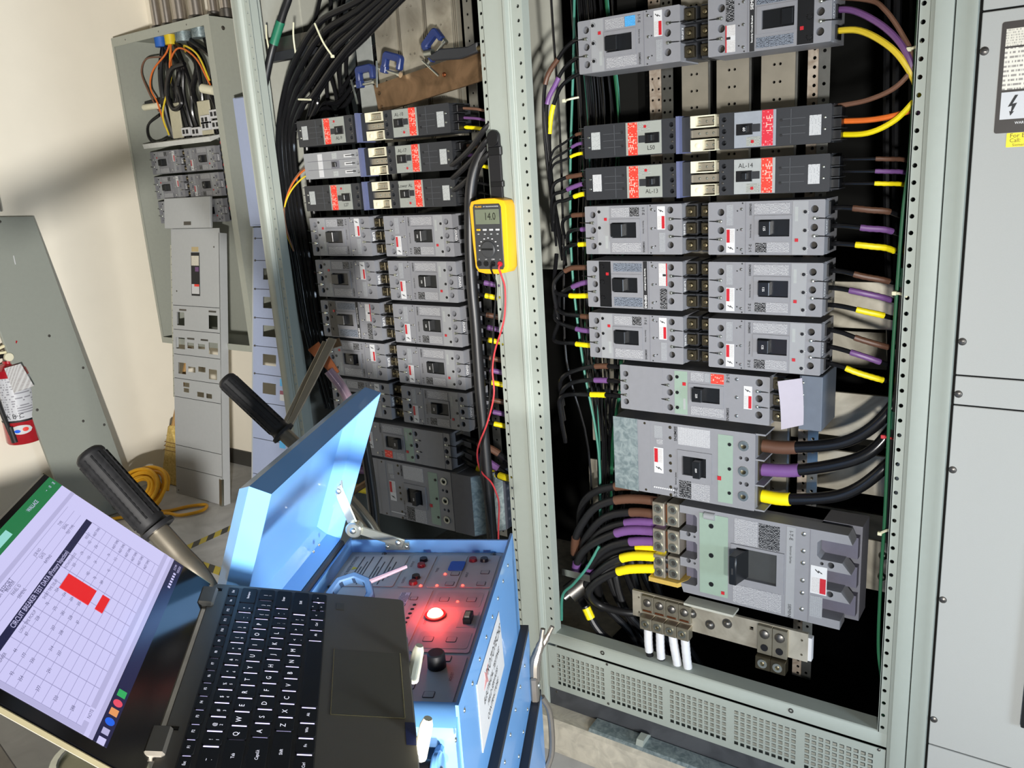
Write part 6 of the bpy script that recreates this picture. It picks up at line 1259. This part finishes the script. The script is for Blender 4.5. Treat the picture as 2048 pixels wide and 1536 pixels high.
# fire extinguisher
fe = thing('fire_extinguisher', 'red fire extinguisher with white label hung on the left wall', 'fire extinguisher', (-3.06, .062, .464))
def lathe(prof, n=28):
    mb = MB(); v = []; f = []
    for r, z in prof:
        for i in range(n): t = 2*math.pi*i/n; v.append((r*math.cos(t), r*math.sin(t), z))
    for k in range(len(prof)-1): f += [(k*n+i, k*n+(i+1) % n, (k+1)*n+(i+1) % n, (k+1)*n+i) for i in range(n)]
    f += [tuple(range(n))[::-1], tuple(range((len(prof)-1)*n, len(prof)*n))]; mb.add(v, f); return mb
mat('ext_red', 'A01420', .25, var=.03, coat=.5); mat_print('print_ext', 'C4C6CC', '8A8A92', .012, .010, axis='z', dens=.48, fill=.5, rough=.3)
lathe([(.060, 0), (.074, .004), (.078, .012), (.078, .335), (.070, .365), (.045, .385), (.024, .392), (.024, .405)]).build('cylinder', 'ext_red', fe)
lathe([(.0788, .125), (.0788, .332)]).build('wrap_label', 'print_ext', fe); lathe([(.0786, .115), (.0786, .126)]).build('black_band', 'ink', fe)
def curved(name, a0, a1, z0, z1, r, m, oval=False):
    mb = MB(); k = 12; v = []; f = []
    for i in range(k+1):
        q = i/k; t = math.radians(a0+(a1-a0)*q); e = math.sqrt(max(0, 1-(2*q-1)**2)) if oval else 1; zc, zh = (z0+z1)/2, (z1-z0)/2*e
        v += [(r*math.cos(t), r*math.sin(t), zc-zh), (r*math.cos(t), r*math.sin(t), zc+zh)]
    f = [(2*i, 2*i+2, 2*i+3, 2*i+1) for i in range(k)]; mb.add(v, f); return mb.build(name, m, fe)
curved('oval_sticker', -62, 8, .055, .100, .0792, 'white_label', True); curved('sticker_mark', -50, -30, .064, .080, .0796, 'scr_blue', True); curved('sticker_mark', -24, -4, .068, .088, .0796, 'red_label', True)
mb = MB(); 
for i, ch in enumerate('ABC'): 
    v, f = text_verts(ch); t0 = math.radians(-62+22*i); mb.add([(.0794*math.cos(t0+a*.42), .0794*math.sin(t0+a*.42), .145+.030*b) for a, b, _ in v], f)
mb.build('class_letters', 'ink', fe)
tgx = MB(); tgx.add([(.075, -.055, .385), (.083, .018, .392), (.090, .052, .275), (.085, -.040, .262), (.0755, -.055, .385), (.0835, .018, .392), (.0905, .052, .275), (.0855, -.040, .262)], [(0, 1, 2, 3), (7, 6, 5, 4)]); tgx.build('inspection_tag', 'print_warn', fe)
MB().cyl((0, 0, .40), (0, 0, .450), .020, n=14).build('valve', 'dark_steel', fe); MB().cyl((.020, -.005, .425), (.040, -.005, .425), .020, n=18).build('pressure_gauge', 'cream', fe, .002)
mat('lever_cream', 'E4DCB8', .4); MB().box(-.008, .008, -.06, .115, -.006, .006, Matrix.Translation((.012, 0, .447)) @ Matrix.Rotation(math.radians(-4), 4, 'X')).build('carry_lever', 'lever_cream', fe, .002); MB().box(-.008, .008, -.07, .095, -.006, .006, Matrix.Translation((.012, 0, .480)) @ Matrix.Rotation(math.radians(16), 4, 'X')).build('squeeze_lever', 'lever_cream', fe, .002)
MB().cyl((.020, .030, .455), (.018, .048, .492), .008, n=10).build('pull_pin', 'ext_red', fe); MB().tube(smooth_path([(.0, -.02, .43), (.02, -.075, .43), (.03, -.10, .36), (.03, -.09, .20), (.035, -.070, .06)], 5), .011, 10).build('hose', 'black_rubber', fe); MB().cyl((.036, -.068, .10), (.038, -.060, .02), .015, .017, 12).build('nozzle', 'black_rubber', fe)
MB().box(-.088, -.070, -.03, .03, .10, .38).build('wall_bracket', 'dark_steel', fe)
# broom in the corner
br = thing('broom', 'straw broom standing in the corner behind the tall cover', 'broom', (-2.955, .765, 0)); mat_vor('straw', 'B89A50', 'D6BC74', 70, .8, 0, .3)
MB().prism([(-.15, .0), (.10, .0), (.07, .26), (.05, .36), (.015, .36), (-.04, .24)], -.025, .025, 'y').build('bristles', 'straw', br, .008)
for z in (.21, .235, .26): MB().box(-.058+.5*(z-.21), .078-.2*(z-.21), -.027, .027, z, z+.004).build('binding_cord', mat('cord_red', '8A6A3C', .6), br)
MB().cyl((.032, 0, .35), (.150, .10, .78), .012, n=10).build('handle', mat('handle_wood', 'A8824C', .5), br)
# coiled extension cord
pts = []; random.seed(11)
for k in range(18):
    cx, cy = -2.80+.014*random.uniform(-1, 1)+.002*k, .475+.014*random.uniform(-1, 1)-.004*k; R_k = (.13, .12, .125, .10, .085, .07)[k % 6]+random.uniform(-.012, .012); tilt = .55
    for i in range(9):
        t = 2*math.pi*i/9+.3*k; ux_, uz_ = R_k*math.cos(t), R_k*math.sin(t)
        pts.append((cx+ux_*.90, cy+ux_*.30+uz_*.50, max(.012, .105+uz_*.70+.002*k)))
pts += [(-2.72, .40, .05), (-2.66, .47, .012), (-2.60, .57, .012), (-2.53, .63, .012), (-2.48, .57, .012), (-2.53, .48, .012), (-2.64, .46, .012), (-2.76, .36, .012), (-2.84, .26, .012)]
cable('extension_cord', pts, .0085, mat('cord_yellow', 'E2A51E', .45, var=.05), 'yellow extension cord coiled on the floor by the leaning panel', None, cat='cord', n=8, step=4)
# striped tape on the floor
def mat_hazard(name, ax):
    M = bpy.data.materials.new(name); M.use_nodes = True; nt = M.node_tree; N = nt.nodes; L = nt.links; b = N['Principled BSDF']; b.inputs['Roughness'].default_value = .5
    tc = N.new('ShaderNodeTexCoord'); sp = N.new('ShaderNodeSeparateXYZ'); L.new(tc.outputs['Object'], sp.inputs[0])
    ad = N.new('ShaderNodeMath'); ad.operation = 'ADD'; L.new(sp.outputs['X'], ad.inputs[0]); L.new(sp.outputs['Y'], ad.inputs[1])
    mu = N.new('ShaderNodeMath'); mu.operation = 'MULTIPLY'; mu.inputs[1].default_value = 12.5; L.new(ad.outputs[0], mu.inputs[0]); fr = N.new('ShaderNodeMath'); fr.operation = 'FRACT'; L.new(mu.outputs[0], fr.inputs[0])
    gt = N.new('ShaderNodeMath'); gt.operation = 'GREATER_THAN'; gt.inputs[1].default_value = .5; L.new(fr.outputs[0], gt.inputs[0]); mx = N.new('ShaderNodeMix'); mx.data_type = 'RGBA'; mx.inputs[6].default_value = srgb('C8B43C'); mx.inputs[7].default_value = srgb('3A3936'); L.new(gt.outputs[0], mx.inputs[0]); L.new(mx.outputs[2], b.inputs['Base Color']); MATS[name] = M; return M
mat_hazard('hazard', 0)
tag(MB().box(-2.205, -2.155, .27, 1.05, .0, .0006).build('hazard_tape', 'hazard'), 'black and yellow floor tape running toward the leaning covers', 'floor tape', 'floor tapes')
tag(MB().box(-2.13, -1.15, .165, .215, .0, .0006).build('hazard_tape', 'hazard'), 'black and yellow floor tape running toward the switchboard pad', 'floor tape', 'floor tapes')
